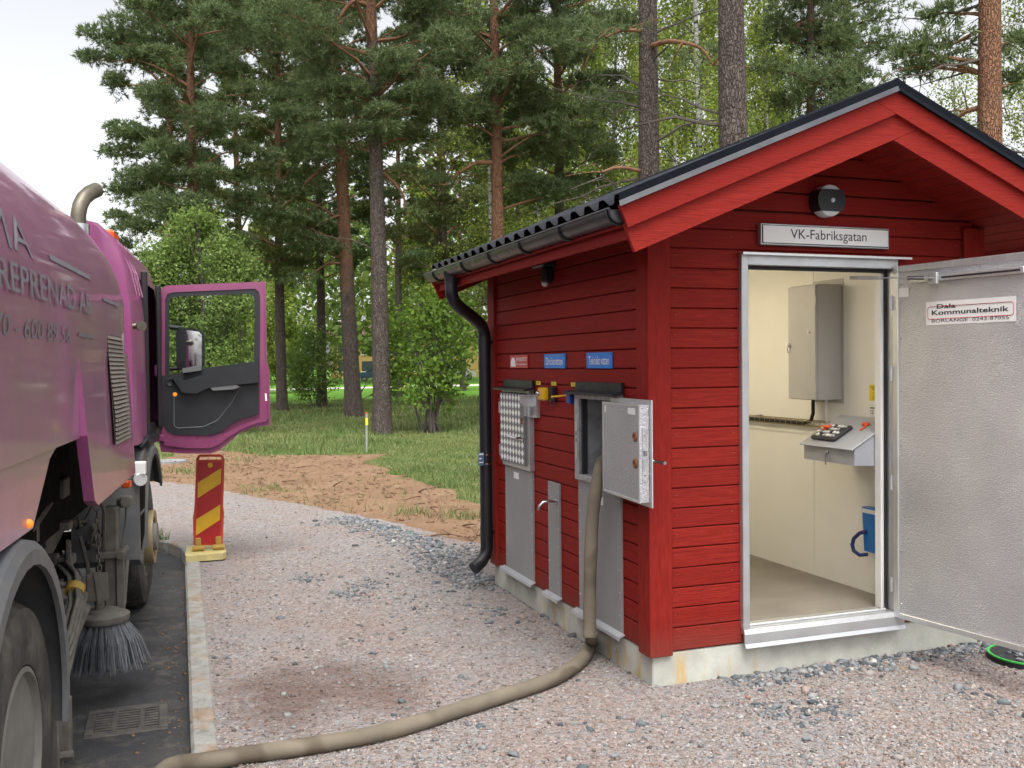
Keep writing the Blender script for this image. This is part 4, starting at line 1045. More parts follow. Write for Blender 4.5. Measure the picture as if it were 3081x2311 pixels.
# switches
sw_ = empty('yellow_switch', (W, 5.80, 1.46), 0, 'yellow emergency push switch box on black base', 'switch')
m = MB(); wbox(m, 5.70, 5.79, 1.455, 1.545, -.006, .035, .006); m.build('base', 'black_metal', sw_)
m = MB(); wbox(m, 5.765, 5.885, 1.46, 1.542, .012, .065, .01); m.build('box', 'switch_yellow', sw_)
m = MB(); m.lathe([(.016, 0), (.016, .012), (.011, .02), (.001, .023)], (W - .064, 5.85, 1.505), (-1, 0, 0), 14); m.build('button', 'chrome', sw_, smooth=50)
kb = empty('key_switch', (W, 5.42, 1.46), 0, 'dark blue switch with yellow lever and wire loop beside the open hatch', 'switch')
m = MB(); wbox(m, 5.385, 5.455, 1.452, 1.535, -.006, .045, .006); m.build('body', 'switch_blue', kb)
m = MB(); m.tube([(W - .04, 5.44, 1.502), (W - .13, 5.475, 1.494)], .006, 8); m.build('lever', 'switch_yellow', kb)
m = MB(); m.tube([(W - .128, 5.474, 1.498), (W - .135, 5.485, 1.45), (W - .13, 5.478, 1.437), (W - .115, 5.46, 1.44), (W - .118, 5.462, 1.475), (W - .128, 5.474, 1.50)], .0022, 5); m.build('wire_loop', 'chrome', kb)
# open hatch
h2 = empty('open_hatch', (W, 5.07, .18), 0, 'open steel wall hatch with its door swung back towards the corner', 'hatch')
y0, y1 = 4.768, 5.355
fr = MB()
wbox(fr, HB - .045, y1, 1.0, 1.525, -.03, .03); wbox(fr, y0, HA + .012, 1.0, 1.525, -.03, .03); wbox(fr, HA + .012, HB - .045, 1.0, 1.035, -.03, .03); wbox(fr, HA + .012, HB - .045, 1.488, 1.525, -.03, .03)
fr.build('frame', 'galvanised_steel', h2)
bx = MB(); xi0, xi1 = W + .031, W + .30
bx.box(xi1, xi1 + .006, HA, HB, 1.02, 1.50); bx.box(xi0, xi1, HB - .045, HB - .04, 1.02, 1.50); bx.box(xi0, xi1, HA + .004, HA + .01, 1.02, 1.50); bx.box(xi0, xi1, HA + .01, HB - .046, 1.026, 1.032); bx.box(xi0, xi1, HA + .01, HB - .046, 1.49, 1.495)
bx.build('lining', 'galvanised_steel', h2)
m = MB(); wbox(m, HB - .062, HB - .046, 1.036, 1.487, -.02, .012, .002); m.build('seal', 'black_rubber', h2)
m = MB(); wbox(m, HB - .030, HB - .004, 1.13, 1.36, .0302, .033, .001); sp = m.build('strike_plate', 'brushed_alu', h2)
m = MB(); wbox(m, HB - .022, HB - .012, 1.225, 1.25, .0332, .034, 0); wbox(m, HB - .022, HB - .012, 1.265, 1.29, .0332, .034, 0); m.build('bolt_slots', 'black_rubber', sp)
canopy(h2, 4.745, 5.37, 1.588)
# swung-back leaf: from (2.263, 4.82) to (2.214, 4.306), nearly flat to the wall
A = np.array([2.252, 4.815, 0]); B_ = np.array([2.214, 4.306, 0]); lu = (B_ - A) / np.linalg.norm(B_ - A); ln = np.array([lu[1], -lu[0], 0]); LL = np.linalg.norm(B_ - A)
if ln[0] > 0: ln = -ln
def lb(mb, s0, s1, z0, z1, t0, t1, c=.002): mb.obox(A + lu * (s0 + s1) / 2 + zv * (z0 + z1) / 2 + ln * (t0 + t1) / 2, lu * (s1 - s0) / 2, zv * (z1 - z0) / 2, ln * (t1 - t0) / 2, c); return mb
leaf = lb(MB(), 0, LL, .996, 1.486, -.052, 0, .003).build('hatch_leaf', 'embossed_alu', h2)
m = MB(); lb(m, -.002, .014, .994, 1.488, -.001, .004); lb(m, LL - .014, LL + .0005, .994, 1.488, -.001, .004); lb(m, .0145, LL - .0145, .994, 1.008, -.001, .004); lb(m, .0145, LL - .0145, 1.474, 1.488, -.001, .004); m.build('leaf_rim', 'brushed_alu', leaf)
m = MB(); lb(m, -.02, LL + .024, .972, 1.51, -.062, -.0525, .002); m.build('outer_plate', 'brushed_alu', leaf)
m = MB(); lb(m, LL + .0008, LL + .004, 1.10, 1.37, -.038, -.014, .001); lp = m.build('lock_plate', 'galvanised_steel', leaf)
m = MB(); lb(m, LL + .004, LL + .016, 1.235, 1.262, -.034, -.018, .002); lb(m, LL + .004, LL + .007, 1.13, 1.14, -.03, -.022, .001); lb(m, LL + .004, LL + .007, 1.33, 1.34, -.03, -.022, .001); m.build('latch', 'chrome', lp)
for zz_ in (1.325, 1.19):
    m = MB(); m.lathe([(.026, 0), (.024, .006), (.016, .008), (.013, .003), (.001, .003)], A + lu * (LL - .055) + zv * zz_ + ln * .0005, ln, 16); m.build('lock_rose', 'rust', leaf, smooth=40)
m = MB(); m.tube([A + lu * (LL - .04) - ln * .06 + zv * 1.2, A + lu * (LL - .04) - ln * .10 + zv * 1.2, A + lu * (LL + .07) - ln * .105 + zv * 1.2], .009, 8); m.build('outer_handle', 'chrome', leaf, smooth=50)
m = MB(); lb(m, LL - .15, LL - .05, 1.435, 1.468, .0005, .0015, 0); lb(m, .03, .055, 1.43, 1.47, .0005, .0015, 0); m.build('leaf_label', 'sign_white', leaf)
lower_panel(h2, 4.778, 5.352, .998, 6)
m = MB(); wbox(m, 5.00, 5.055, .885, .93, .0092, .0105, 0); m.build('paper_label', 'sign_white', h2)
# label strapped to the downpipe
pl_ = empty('pipe_label', (px_, py_, .93), 0, 'small blue label plate strapped round the black downpipe', 'label')
m = MB(); m.box(px_ - .075, px_ - .03, py_ - .05, py_ - .046, .935, 1.035); m.build('plate', 'tag_blue', pl_)
m = MB(); m.box(px_ - .07, px_ - .035, py_ - .0515, py_ - .0503, 1.015, 1.027); m.box(px_ - .07, px_ - .05, py_ - .0515, py_ - .0503, .985, .994); m.box(px_ - .07, px_ - .04, py_ - .0515, py_ - .0503, .955, .963); m.build('print', 'ink_white', pl_)
m = MB()
for zz_ in (.945, 1.015): m.lathe([(.0445, -.006), (.0462, -.006), (.0462, .006), (.0445, .006)], (px_, py_, zz_), (0, 0, 1), 20, True)
m.build('steel_straps', 'chrome', pl_)

# ---- inside the hut
P = XP
cb = empty('wall_cabinet', (P, 5.25, 1.44), 0, 'grey steel wall cabinet with locked door inside the hut', 'cabinet')
m = MB(); m.box(P - .185, P - .002, 5.10, 5.385, 1.447, 2.185, .003); m.build('body', 'cabinet_grey', cb)
m = MB(); m.box(P - .204, P - .1855, 5.102, 5.383, 1.45, 2.178, .003); cd = m.build('cabinet_door', 'cabinet_grey', cb)
m = MB(); m.box(P - .004, P - .0005, 5.085, 5.39, 1.423, 2.222); m.build('back_plate', 'cabinet_grey', cb)
m = MB(); m.lathe([(.013, 0), (.012, .012), (.001, .014)], (P - .204, 5.365, 1.80), (-1, 0, 0), 12); m.tube([(P - .217, 5.365, 1.80), (P - .222, 5.368, 1.775), (P - .214, 5.37, 1.75)], .003, 5); m.build('lock', 'chrome', cd)
m = MB(); m.lathe([(.009, 0), (.008, .01), (.001, .011)], (P - .204, 5.16, 1.88), (-1, 0, 0), 10); m.build('knob', 'white_trim', cd)
m = MB()
for zz_ in (1.53, 2.08): m.tube([(P - .200, 5.099, zz_ - .03), (P - .200, 5.099, zz_ + .03)], .006, 8)
m.build('hinges', 'cabinet_grey', cd)
tr = empty('cable_tray', (P, 5.7, 1.26), 0, 'long wire mesh cable tray along the inner wall of the hut', 'cable tray')
m = MB(); ya, yb = 5.13, HY1 - .12
for (xo, zz_) in ((-.006, 1.30), (-.006, 1.262), (-.03, 1.262), (-.055, 1.262), (-.055, 1.295)): m.tube([(P + xo, ya, zz_), (P + xo, yb, zz_)], .0028, 5)
for yy in np.arange(ya, yb, .062): m.tube([(P - .006, yy, 1.30), (P - .006, yy, 1.262), (P - .055, yy, 1.262), (P - .055, yy, 1.295)], .0024, 5)
m.build('wire_basket', 'hub_gold', tr)
m = MB(); m.box(P - .03, P - .0005, 5.16, 5.20, 1.25, 1.30); m.box(P - .03, P - .0005, 5.97, 6.01, 1.27, 1.31); m.build('wall_clips', 'galvanised_steel', tr)
cw = empty('cable_bundle', (P, 5.3, 1.27), 0, 'black and white cables dropping from the cabinet into the tray', 'cables')
m = MB(); m.tube([(P - .05, 5.33, 1.447), (P - .05, 5.33, 1.35), (P - .045, 5.36, 1.30), (P - .035, 5.45, 1.278), (P - .03, HY1 - .13, 1.278)], .012, 8); m.build('black_cable', 'black_rubber', cw, smooth=50)
m = MB(); m.tube([(P - .07, 5.17, 1.447), (P - .07, 5.165, 1.33), (P - .05, 5.18, 1.285), (P - .02, 5.26, 1.276), (P - .018, HY1 - .13, 1.276)], .010, 8); m.build('white_cable', 'cable_white', cw, smooth=50)
dk = empty('writing_desk', (P, 4.8, 1.06), 0, 'grey steel wall desk with sloping lid and key in its front', 'desk')
dx = .345; ya, yb = 4.562, 5.03
zf, zbk = 1.185, 1.345
body = MB(); body.prism([(P - .001, ya, 1.075), (P - dx, ya, 1.09), (P - dx, ya, zf), (P - .06, ya, zbk), (P - .001, ya, zbk)], (0, yb - ya, 0)); db = body.build('body', 'desk_grey', dk)
sl_ = np.array([dx - .06, 0, zbk - zf]); sl_ /= np.linalg.norm(sl_); nu = np.array([-sl_[2], 0, sl_[0]])
def on_lid(f, y, h=0): return np.array([P - dx, y, zf]) + sl_ * f + nu * h
m = MB(); c_ = on_lid(.15, (ya + yb) / 2, .008); m.obox(c_, sl_ * .175, (0, (yb - ya) / 2 + .008, 0), nu * .004, .002); m.build('lid', 'desk_grey', dk)
m = MB(); m.lathe([(.011, 0), (.010, .006), (.001, .008)], (P - dx, 4.80, 1.15), (-1, 0, 0), 12); m.tube([(P - dx - .008, 4.80, 1.15), (P - dx - .014, 4.805, 1.12), (P - dx - .01, 4.807, 1.075)], .005, 6); m.build('lock_and_key', 'chrome', dk)
tb = empty('tool_case', tuple(on_lid(.12, 4.87, .012)), 0, 'open black bit set case with orange tools lying on the desk', 'tool set')
def tbx(f0, f1, y0_, y1_, h0, h1, nm, mat, c=.003):
    m = MB(); m.obox(on_lid((f0 + f1) / 2, (y0_ + y1_) / 2, (h0 + h1) / 2), sl_ * (f1 - f0) / 2, (0, (y1_ - y0_) / 2, 0), nu * (h1 - h0) / 2, c); return m.build(nm, mat, tb)
tbx(.03, .19, 4.76, 4.985, .013, .036, 'tray', 'tool_black', .008)
for r in range(4):
    for c_ in range(7):
        if (r * 7 + c_) % 5 == 4: continue
        tbx(.045 + r * .034, .066 + r * .034, 4.775 + c_ * .029, 4.795 + c_ * .029, .036, .047, 'bit', 'cable_white' if (r + c_) % 3 else 'galvanised_steel', .002)
tbx(.09, .15, 4.90, 4.92, .047, .06, 'orange_grip', 'orange_plastic', .004); tbx(.10, .118, 4.86, 4.945, .0605, .07, 'orange_grip', 'orange_plastic', .004)
ob = empty('orange_tool', tuple(on_lid(.22, 4.72, .012)), 0, 'small orange plastic tool on the upper edge of the desk', 'tool')
m = MB(); m.obox(on_lid(.235, 4.70, .02), sl_ * .012, (0, .026, 0), nu * .007, .003); m.obox(on_lid(.20, 4.685, .017), sl_ * .03, (0, .006, 0), nu * .004, .002); m.build('grip', 'orange_plastic', ob)
nt = empty('yellow_notice', (P, 4.78, 1.45), 0, 'yellow printed notice on the inner wall above the desk', 'notice')
m = MB(); m.box(P - .003, P - .0005, 4.70, 4.846, 1.45, 1.548); m.build('sheet', 'label_yellow', nt)
m = MB()
for k, (a, b) in enumerate(((.01, .09), (.02, .08), (.035, .07), (.03, .085), (.03, .09), (.025, .08), (.02, .06))): m.box(P - .0042, P - .0032, 4.838 - b, 4.838 - a, 1.535 - k * .012 - (.004 if k < 2 else .0022), 1.535 - k * .012)
m.build('print', 'ink_black', nt)
ce = empty('rating_plate', (P, 4.79, 1.36), 0, 'small white rating plate with CE mark below the yellow notice', 'plate')
m = MB(); m.box(P - .003, P - .0005, 4.70, 4.846, 1.36, 1.417); m.build('sheet', 'sign_white', ce)
m = MB(); text_on(m, 'CE', (P - .0036, 4.822, 1.381), (0, -1, 0), (0, 0, 1), .03, .022); m.box(P - .0038, P - .0034, 4.74, 4.838, 1.402, 1.408); m.box(P - .0038, P - .0034, 4.75, 4.79, 1.384, 1.387); m.box(P - .0038, P - .0034, 4.75, 4.79, 1.376, 1.379); m.build('print', 'ink_black', ce)
pb = empty('blue_pump', (P, 4.79, .5), 0, 'blue wall box with dark blue tubular lever low inside the hut', 'pump')
m = MB(); m.prism([(P - .06, 4.845, .80), (P - .06, 4.66, .80), (P - .06, 4.68, .53), (P - .06, 4.825, .53)], (.0595, 0, 0)); bxx = m.build('box', 'blue_box', pb)
m = MB(); m.box(P - .0615, P - .0602, 4.70, 4.84, .765, .79); m.build('label_strip', 'sign_white', bxx)
m = MB(); m.tube([(P - .065, 4.80, .655), (P - .09, 4.83, .64), (P - .10, 4.872, .60), (P - .10, 4.885, .56), (P - .10, 4.872, .525), (P - .09, 4.83, .505), (P - .065, 4.79, .515)], .012, 10); m.build('lever', 'blue_handle', pb, smooth=50)
cl = empty('ceiling_lamp', (3.05, 5.9, RZ1), 0, 'warm glowing strip light on the hut ceiling just inside', 'lamp')
m = MB(); m.box(2.98, 3.12, 5.32, 6.5, RZ1 - .05, RZ1 - .001, .004); m.build('housing', 'white_trim', cl)
m = MB(); m.box(2.99, 3.11, 5.34, 6.48, RZ1 - .075, RZ1 - .0505, .008); m.build('diffuser', 'lamp_glow', cl)

# ================================================================== SWEEPER TRUCK
def smooth_path(pts, n=6):
    P_ = np.array(pts); out_ = []
    for i in range(len(P_) - 1):
        p0, p1, p2, p3 = P_[max(i - 1, 0)], P_[i], P_[i + 1], P_[min(i + 2, len(P_) - 1)]
        for t in np.linspace(0, 1, n, endpoint=False): out_.append(.5 * ((2 * p1) + (-p0 + p2) * t + (2 * p0 - 5 * p1 + 4 * p2 - p3) * t * t + (-p0 + 3 * p1 - 3 * p2 + p3) * t ** 3))
    out_.append(P_[-1]); return out_
TR = R(5.0)
TP = np.array([-0.03, 7.85, 0.0])
TU = np.array([math.sin(TR), math.cos(TR), 0]); TN = np.array([math.cos(TR), -math.sin(TR), 0])
truck = empty('sweeper_truck', tuple(TP), -TR, 'dusty purple street sweeper truck with its cab door open', 'truck')
def TS(x, y, w=0.0):
    """photo pixel on the truck's side plane at lateral offset w -> (w, u, z)"""
    v = ray(x, y); k = ((TP + TN * w - CAMP) @ TN) / (v @ TN); p_ = CAMP + v * k
    return (w, float((p_ - TP) @ TU), float(p_[2]))
def tpart(mb, name, mat, parent=truck, smooth=None): return mb.build(name, mat, parent, smooth=smooth, local=True)
# hopper: rounded loaf, lofted along y
def hop_section(y):
    t = np.clip((y + 1.95) / .23, 0, 1)               # front edge rounds off
    hh = 0.92 - .05 * t ** 2; inset = 0.05 * t ** 2
    tail = np.clip((-6.6 - y) / .7, 0, 1); hh *= 1 - .25 * tail ** 2
    pts = [(-0.03 - inset, 1.40), (-0.03 - inset, 1.62), (-0.024 - inset, 1.80)]
    for an in (8, 16, 24, 32, 40, 48, 56, 63, 70, 78, 84, 90): pts.append((-1.25 + (1.237 - inset) * max(0.0, math.cos(R(an))) ** (2 / 2.3), 1.9 + hh * math.sin(R(an)) ** (2 / 2.3)))
    return pts + [(-2.5 - x, z) for x, z in pts[::-1][1:]]
ysec = [-7.3, -7.1, -6.8, -6.4] + list(np.linspace(-6, -3, 7)) + [-2.6, -2.2, -1.95, -1.88, -1.81, -1.75, -1.72]
V, Fq = [], []
for y in ysec: V += [(x, y, z) for x, z in hop_section(y)]
ns = len(hop_section(-4))
for i in range(len(ysec) - 1):
    for j in range(ns - 1): a = i * ns + j; Fq.append((a, a + 1, a + ns + 1, a + ns))
hop = MB(); hop.add(V, Fq + [tuple(range(ns)), tuple(range(len(V) - ns, len(V)))])
hopper = tpart(hop, 'hopper', 'purple_paint', smooth=40)
# lower side skirts: rear quarter with the slanted cut, front engine cover standing proud
sk = MB()
poly = [(-7.1, 1.42), (-7.1, .95), (-5.25, .95), (-5.0, 1.158), (-4.24, 1.158), (-3.945, 1.367), (-3.78, 1.412), (-3.40, 1.418)]
sk.prism([(-.035, u, z) for u, z in poly], (-.05, 0, 0)); tpart(sk, 'rear_skirt', 'purple_paint')
ec = MB()
z_b, z_t = 1.075, 1.86
out = [(-3.36, 1.41), (-3.20, 1.11), (-3.10, z_b), (-1.72, z_b), (-1.72, 1.78), (-3.36, 1.80)]
wedge = lambda z: 0.0 if z < 1.45 else -0.03 * min(1, (z - 1.45) / .33)
fo = [(wedge(z), u, z) for u, z in out]; fi = [(-.045, u, z) for u, z in out]
n = len(out); ec.add(fo + fi, [tuple(range(n)), tuple(range(n, 2 * n))] + [(i, (i + 1) % n, n + (i + 1) % n, n + i) for i in range(n)])
cover = tpart(ec, 'engine_cover', 'purple_paint')
rt_ = MB(); rt_.add([(.001, -3.361, 1.41), (.001, -3.201, 1.11), (.001, -3.1, z_b - .001), (-.045, -3.1, z_b - .001), (-.045, -3.202, 1.11), (-.045, -3.362, 1.41), (-.0295, -3.362, 1.80), (-.05, -3.362, 1.80)], [(0, 1, 4, 5), (1, 2, 3, 4), (0, 5, 7, 6)])
tpart(rt_, 'cover_edge', 'purple_clean')
# louvred grille, slat by slat
gr = MB(); g0, g1 = -2.56, -2.02; zg0, zg1 = 1.30, 1.88
gr.add([(wedge(zg0) + .004, g0, zg0), (wedge(zg0) + .004, g1, zg0), (wedge(zg1) + .006, g1, zg1 - .005), (wedge(zg1) + .006, g0, zg1 - .005)], [(0, 1, 2, 3)])
grille = tpart(gr, 'grille', 'dusty_steel', cover)
sl0 = None
for k in range(25):
    z = zg0 + .012 + k * (zg1 - zg0 - .02) / 25
    m = MB(); x = wedge(z) + .006
    m.prism([(x, g0 + .01, z), (x + .010, g0 + .01, z - .001), (x + .004, g0 + .01, z + .013), (x, g0 + .01, z + .013)], (0, g1 - g0 - .02, 0)); tpart(m, 'slat', 'grille_slat', grille)
# faded lettering wrapped on the hopper side
def hop_pt(u, z, off=.0018):
    """point on the hopper flank at height z"""
    if z < 1.9: return (-0.024 + (z - 1.8) * .11 + off, u, z)
    return (-1.25 + 1.237 * (1 - ((z - 1.9) / .92) ** 2.3) ** (1 / 2.3) + off, u, z + off * .3)
def wrap_text(txt, u0, u1, s0, s1):
    v, f = TXT[txt, 0.0]; lo, hi = v.min(0), v.max(0)
    m = MB(); m.add([hop_pt(u0 + (u1 - u0) * (p_[0] - lo[0]) / (hi[0] - lo[0]), s0 + (s1 - s0) * (p_[1] - lo[1]) / (hi[1] - lo[1])) for p_ in v], f); return m
tpart(wrap_text('ENTREPRENAD AB', -5.2, -3.08, 1.94, 2.032), 'lettering', 'faded_teal', hopper)['kind'] = 'stuff'
tpart(wrap_text('070 - 600 89 56', -4.85, -3.58, 1.80, 1.868), 'lettering', 'faded_teal', hopper)['kind'] = 'stuff'
tpart(wrap_text('MA', -4.75, -4.2, 2.075, 2.20), 'lettering', 'faded_teal', hopper)['kind'] = 'stuff'
def strip_on(u0, u1, s0, s1):
    m = MB(); us = np.linspace(u0, u1, 8); m.add([hop_pt(u, s0) for u in us] + [hop_pt(u, s1) for u in us], [(i, i + 1, 9 + i, 8 + i) for i in range(7)]); return m
for a in ((-3.9, -3.0, 2.105, 2.127), (-3.40, -3.0, 1.835, 1.853), (-2.7, -2.15, 2.03, 2.048)): tpart(strip_on(*a), 'stripe', 'faded_teal', hopper)
# roof hatch rail on the loaf
m = MB(); m.box(-.62, -.58, -3.6, -3.1, 2.71, 2.735); tpart(m, 'roof_rail', 'black_metal', hopper)
# exhaust stack between hopper and cab
ex = MB(); eb = TS(172, 500, -.36)
e0 = np.array((-.36, -1.42, 2.2)); 
ez = TS(172, 468, -.36)[2]
ex.tube([(-.36, -1.27, 2.1), (-.36, -1.27, 2.60)], .064, 20); est = tpart(ex, 'exhaust_stack', 'chrome', smooth=40)
m = MB(); m.tube([(-.36, -1.27, 2.56), (-.36, -1.27, 2.66), (-.352, -1.25, 2.72), (-.335, -1.22, 2.77), (-.305, -1.17, 2.815), (-.275, -1.11, 2.845)], [.046, .046, .046, .046, .047, .048], 20, caps=False); tpart(m, 'exhaust_tip', 'exhaust_metal', est, smooth=50)
# cab: side section lofted along y, door opening left out
cs = [(-.075, 1.18), (-.075, 1.55), (-.08, 2.05), (-.11, 2.34), (-.17, 2.52), (-.30, 2.66), (-.55, 2.72), (-1.25, 2.75)]
cs = cs + [(-2.5 - x, z) for x, z in cs[::-1][1:]]
cu_ = [(-.98, .02), (-.92, 0), (-.36, 0), (.68, 0), (.80, .0), (1.22, .05), (1.36, .16)]
V, Fq = [], []
for u, ins in cu_:
    for x, z in cs: V.append((x + (ins if x < -1.25 else -ins) * (1 if x != -1.25 else 0), u, z - ins * .4 * (z > 2.5)))
ns = len(cs)
for i in range(len(cu_) - 1):
    for j in range(ns - 1):
        if cu_[i][0] == -.36 and j in (0, 1, 2): continue
        a = i * ns + j; Fq.append((a, a + 1, a + ns + 1, a + ns))
cab = MB(); cab.add(V, Fq + [tuple(range(ns)), tuple(range(len(V) - ns, len(V)))])
cabo = tpart(cab, 'cab', 'purple_clean', smooth=35)
m = MB(); m.box(-.10, -.055, -.37, -.335, 1.2, 2.40, .01); m.box(-.10, -.06, .65, .69, 1.2, 2.38, .01); tpart(m, 'door_seal', 'black_rubber', cabo)
m = MB(); m.box(-2.35, -.12, -.3, 1.1, 1.10, 1.24); m.box(-1.1, -.35, -.25, .35, 1.24, 1.75, .05); m.box(-1.1, -.35, -.28, -.12, 1.75, 2.4, .05); m.box(-2.3, -.2, .85, 1.15, 1.3, 1.95, .05); tpart(m, 'cab_interior', 'door_trim_black', cabo)
m = MB()
for u in (-.80, -.62, -.45): m.tube([(-.2, u, 2.565), (-.115, u, 2.36), (-.082, u, 2.2)], .006, 5)
tpart(m, 'body_seams', 'purple_paint', cabo)
m = MB(); m.box(-.50, -.34, .12, .42, 2.66, 2.76, .02); tpart(m, 'beacon', 'orange_plastic', cabo)
wp = TS(285, 705, -.075); m = MB(); m.tube([(-.07, wp[1], wp[2]), (-.02, wp[1], wp[2] + .005)], .02, 10); m.lathe([(.012, 0), (.03, .02), (.032, .05), (.001, .05)], (-.03, wp[1] - .02, wp[2]), (.5, -1, 0), 14); tpart(m, 'side_horn', 'exhaust_metal', cabo, smooth=50)
# windscreen, front
m = MB(); m.box(-2.2, -.3, 1.362, 1.37, 1.9, 2.6, .002); tpart(m, 'windscreen', 'far_pane', cabo)
# open cab door, standing square to the truck
DU = .70
def dpt(x, y, u=DU):
    v = ray(x, y); p0 = TP + TU * u; k = ((p0 - CAMP) @ TU) / (v @ TU); p_ = CAMP + v * k; return (float((p_ - TP) @ TN), u, float(p_[2]))
def dpoly(pts, u=DU): return [dpt(*p_, u) for p_ in pts]
outer = [(345, 636), (349, 622), (360, 617), (574, 608), (577, 780), (582, 800), (584, 918), (545, 924), (515, 938), (492, 958), (472, 974), (455, 980), (400, 980), (348, 976), (343, 950), (343, 800)]
inner_win = [(357, 648), (362, 636), (374, 632), (548, 626), (556, 632), (558, 644), (556, 780), (450, 792), (356, 812)]
def ring_mesh(op, ip, th, u=DU):
    """plate with a hole: triangulated ring, given thickness th towards +y"""
    bm = bmesh.new()
    res = []
    for loop in (op, ip):
        vs = [bm.verts.new(p_) for p_ in dpoly(loop, u)]
        for i in range(len(vs)): res.append(bm.edges.new((vs[i], vs[(i + 1) % len(vs)])))
    bmesh.ops.triangle_fill(bm, edges=res, use_beauty=True)
    ext = bmesh.ops.extrude_face_region(bm, geom=bm.faces[:])
    bmesh.ops.translate(bm, verts=[g for g in ext['geom'] if isinstance(g, bmesh.types.BMVert)], vec=(0, th, 0))
    bm.verts.index_update(); mb = MB(); mb.add([v.co for v in bm.verts], [[v.index for v in f.verts] for f in bm.faces]); bm.free(); return mb
win_glass = [(356, 646), (362, 634), (374, 630), (549, 624), (558, 632), (560, 644), (557, 800), (356, 830)]
dshell = ring_mesh(outer, win_glass, .05)
cdoor = tpart(dshell, 'cab_door', 'purple_door')
edge_rim = [(350, 640), (354, 628), (364, 623), (566, 615), (570, 640), (572, 790), (576, 806), (577, 910), (552, 915), (520, 928), (492, 945), (470, 962), (452, 968), (402, 968), (356, 962), (350, 940)]
m = ring_mesh(edge_rim, [(357, 648), (362, 636), (372, 632), (551, 624), (560, 632), (562, 644), (561, 905), (520, 920), (490, 935), (455, 940), (375, 938), (357, 925)], -.018); tpart(m, 'door_flange', 'purple_door', cdoor)
m = ring_mesh([(355, 648), (360, 634), (372, 629), (551, 622), (561, 630), (562, 644), (560, 792), (355, 826)], [(366, 655), (370, 644), (382, 641), (540, 635), (548, 641), (550, 652), (549, 782), (366, 812)], -.012); tpart(m, 'window_gasket', 'door_trim_black', cdoor)
gl = MB(); gl.prism(dpoly([(358, 640), (558, 630), (557, 800), (358, 828)], DU + .02), (0, .004, 0)); tpart(gl, 'window', 'window_glass', cdoor)
tp_ = MB(); tp_.prism(dpoly([(352, 812), (385, 806), (450, 794), (558, 780), (559, 800), (559, 888), (550, 897), (522, 903), (500, 915), (478, 932), (455, 940), (378, 938), (362, 930), (354, 915)]), (0, -.03, 0)); trim_ = tpart(tp_, 'trim_panel', 'door_trim_black', cdoor)
m = MB(); m.prism(dpoly([(372, 815), (398, 822), (450, 806), (558, 786), (558, 826), (500, 832), (450, 838), (425, 850), (395, 848)], DU - .03), (0, -.06, 0)); tpart(m, 'armrest', 'door_trim_black', trim_)
m = MB(); m.prism(dpoly([(396, 806), (436, 800), (437, 788), (395, 796)], DU - .02), (0, -.07, 0)); tpart(m, 'switch_pod', 'grey_plastic', trim_)
m = MB(); m.prism(dpoly([(455, 838), (510, 832), (518, 836), (505, 841), (460, 844)], DU - .09), (0, -.008, 0)); tpart(m, 'pull_handle', 'grey_plastic', trim_)
m = MB(); m.tube(dpoly([(376, 855), (376, 920), (384, 925), (440, 922), (470, 908), (500, 870), (520, 835)], DU - .031), .004, 6); tpart(m, 'map_pocket_seam', 'grey_plastic', trim_)
sp = dpt(368, 826, DU - .03); m = MB(); m.lathe([(.036, 0), (.036, .006), (.028, .008), (.02, .002)], sp, (0, -1, 0), 18); tpart(m, 'speaker', 'black_rubber', trim_, smooth=40)
sp = dpt(378, 852, DU - .03); m = MB(); m.lathe([(.018, 0), (.015, .006), (.001, .008)], sp, (0, -1, 0), 12); tpart(m, 'door_lamp', 'amber_lit', trim_, smooth=50)
m = MB()
for (x, y, w_, h_) in ((573, 810, 4, 3), (575, 880, 3, 3), (577, 908, 3, 3)): m.prism(dpoly([(x - w_, y - h_), (x + w_, y - h_), (x + w_, y + h_), (x - w_, y + h_)], DU - .012), (0, -.002, 0))
tpart(m, 'latch_holes', 'black_rubber', cdoor)
m = MB(); m.prism(dpoly([(572, 850), (576, 850), (577, 866), (573, 866)], DU - .012), (0, -.012, 0)); tpart(m, 'edge_reflector', 'sign_white', cdoor)
m = MB(); m.box(-.12, -.05, DU - .03, DU + .05, 1.62, 1.72, .01); m.box(-.12, -.05, DU - .03, DU + .05, 1.08, 1.14, .01); tpart(m, 'door_hinge', 'purple_door', cdoor)
# mirror beyond the door glass
MU = 1.18
mirr = MB(); mirr.prism(dpoly([(380, 720), (386, 706), (432, 712), (441, 722), (441, 790), (436, 798), (388, 800), (381, 790)], MU), (0, .12, 0)); mh = tpart(mirr, 'mirror', 'black_metal')
m = MB(); m.prism(dpoly([(403, 713), (430, 717), (436, 724), (436, 788), (430, 793), (402, 795)], MU), (0, -.004, 0)); tpart(m, 'mirror_glass', 'mirror_glass', mh)
m = MB(); m.tube(dpoly([(350, 704), (395, 710)], MU + .05), .022, 10); m.tube(dpoly([(350, 798), (395, 796)], MU + .05), .018, 10); tpart(m, 'mirror_arm', 'black_metal', mh)
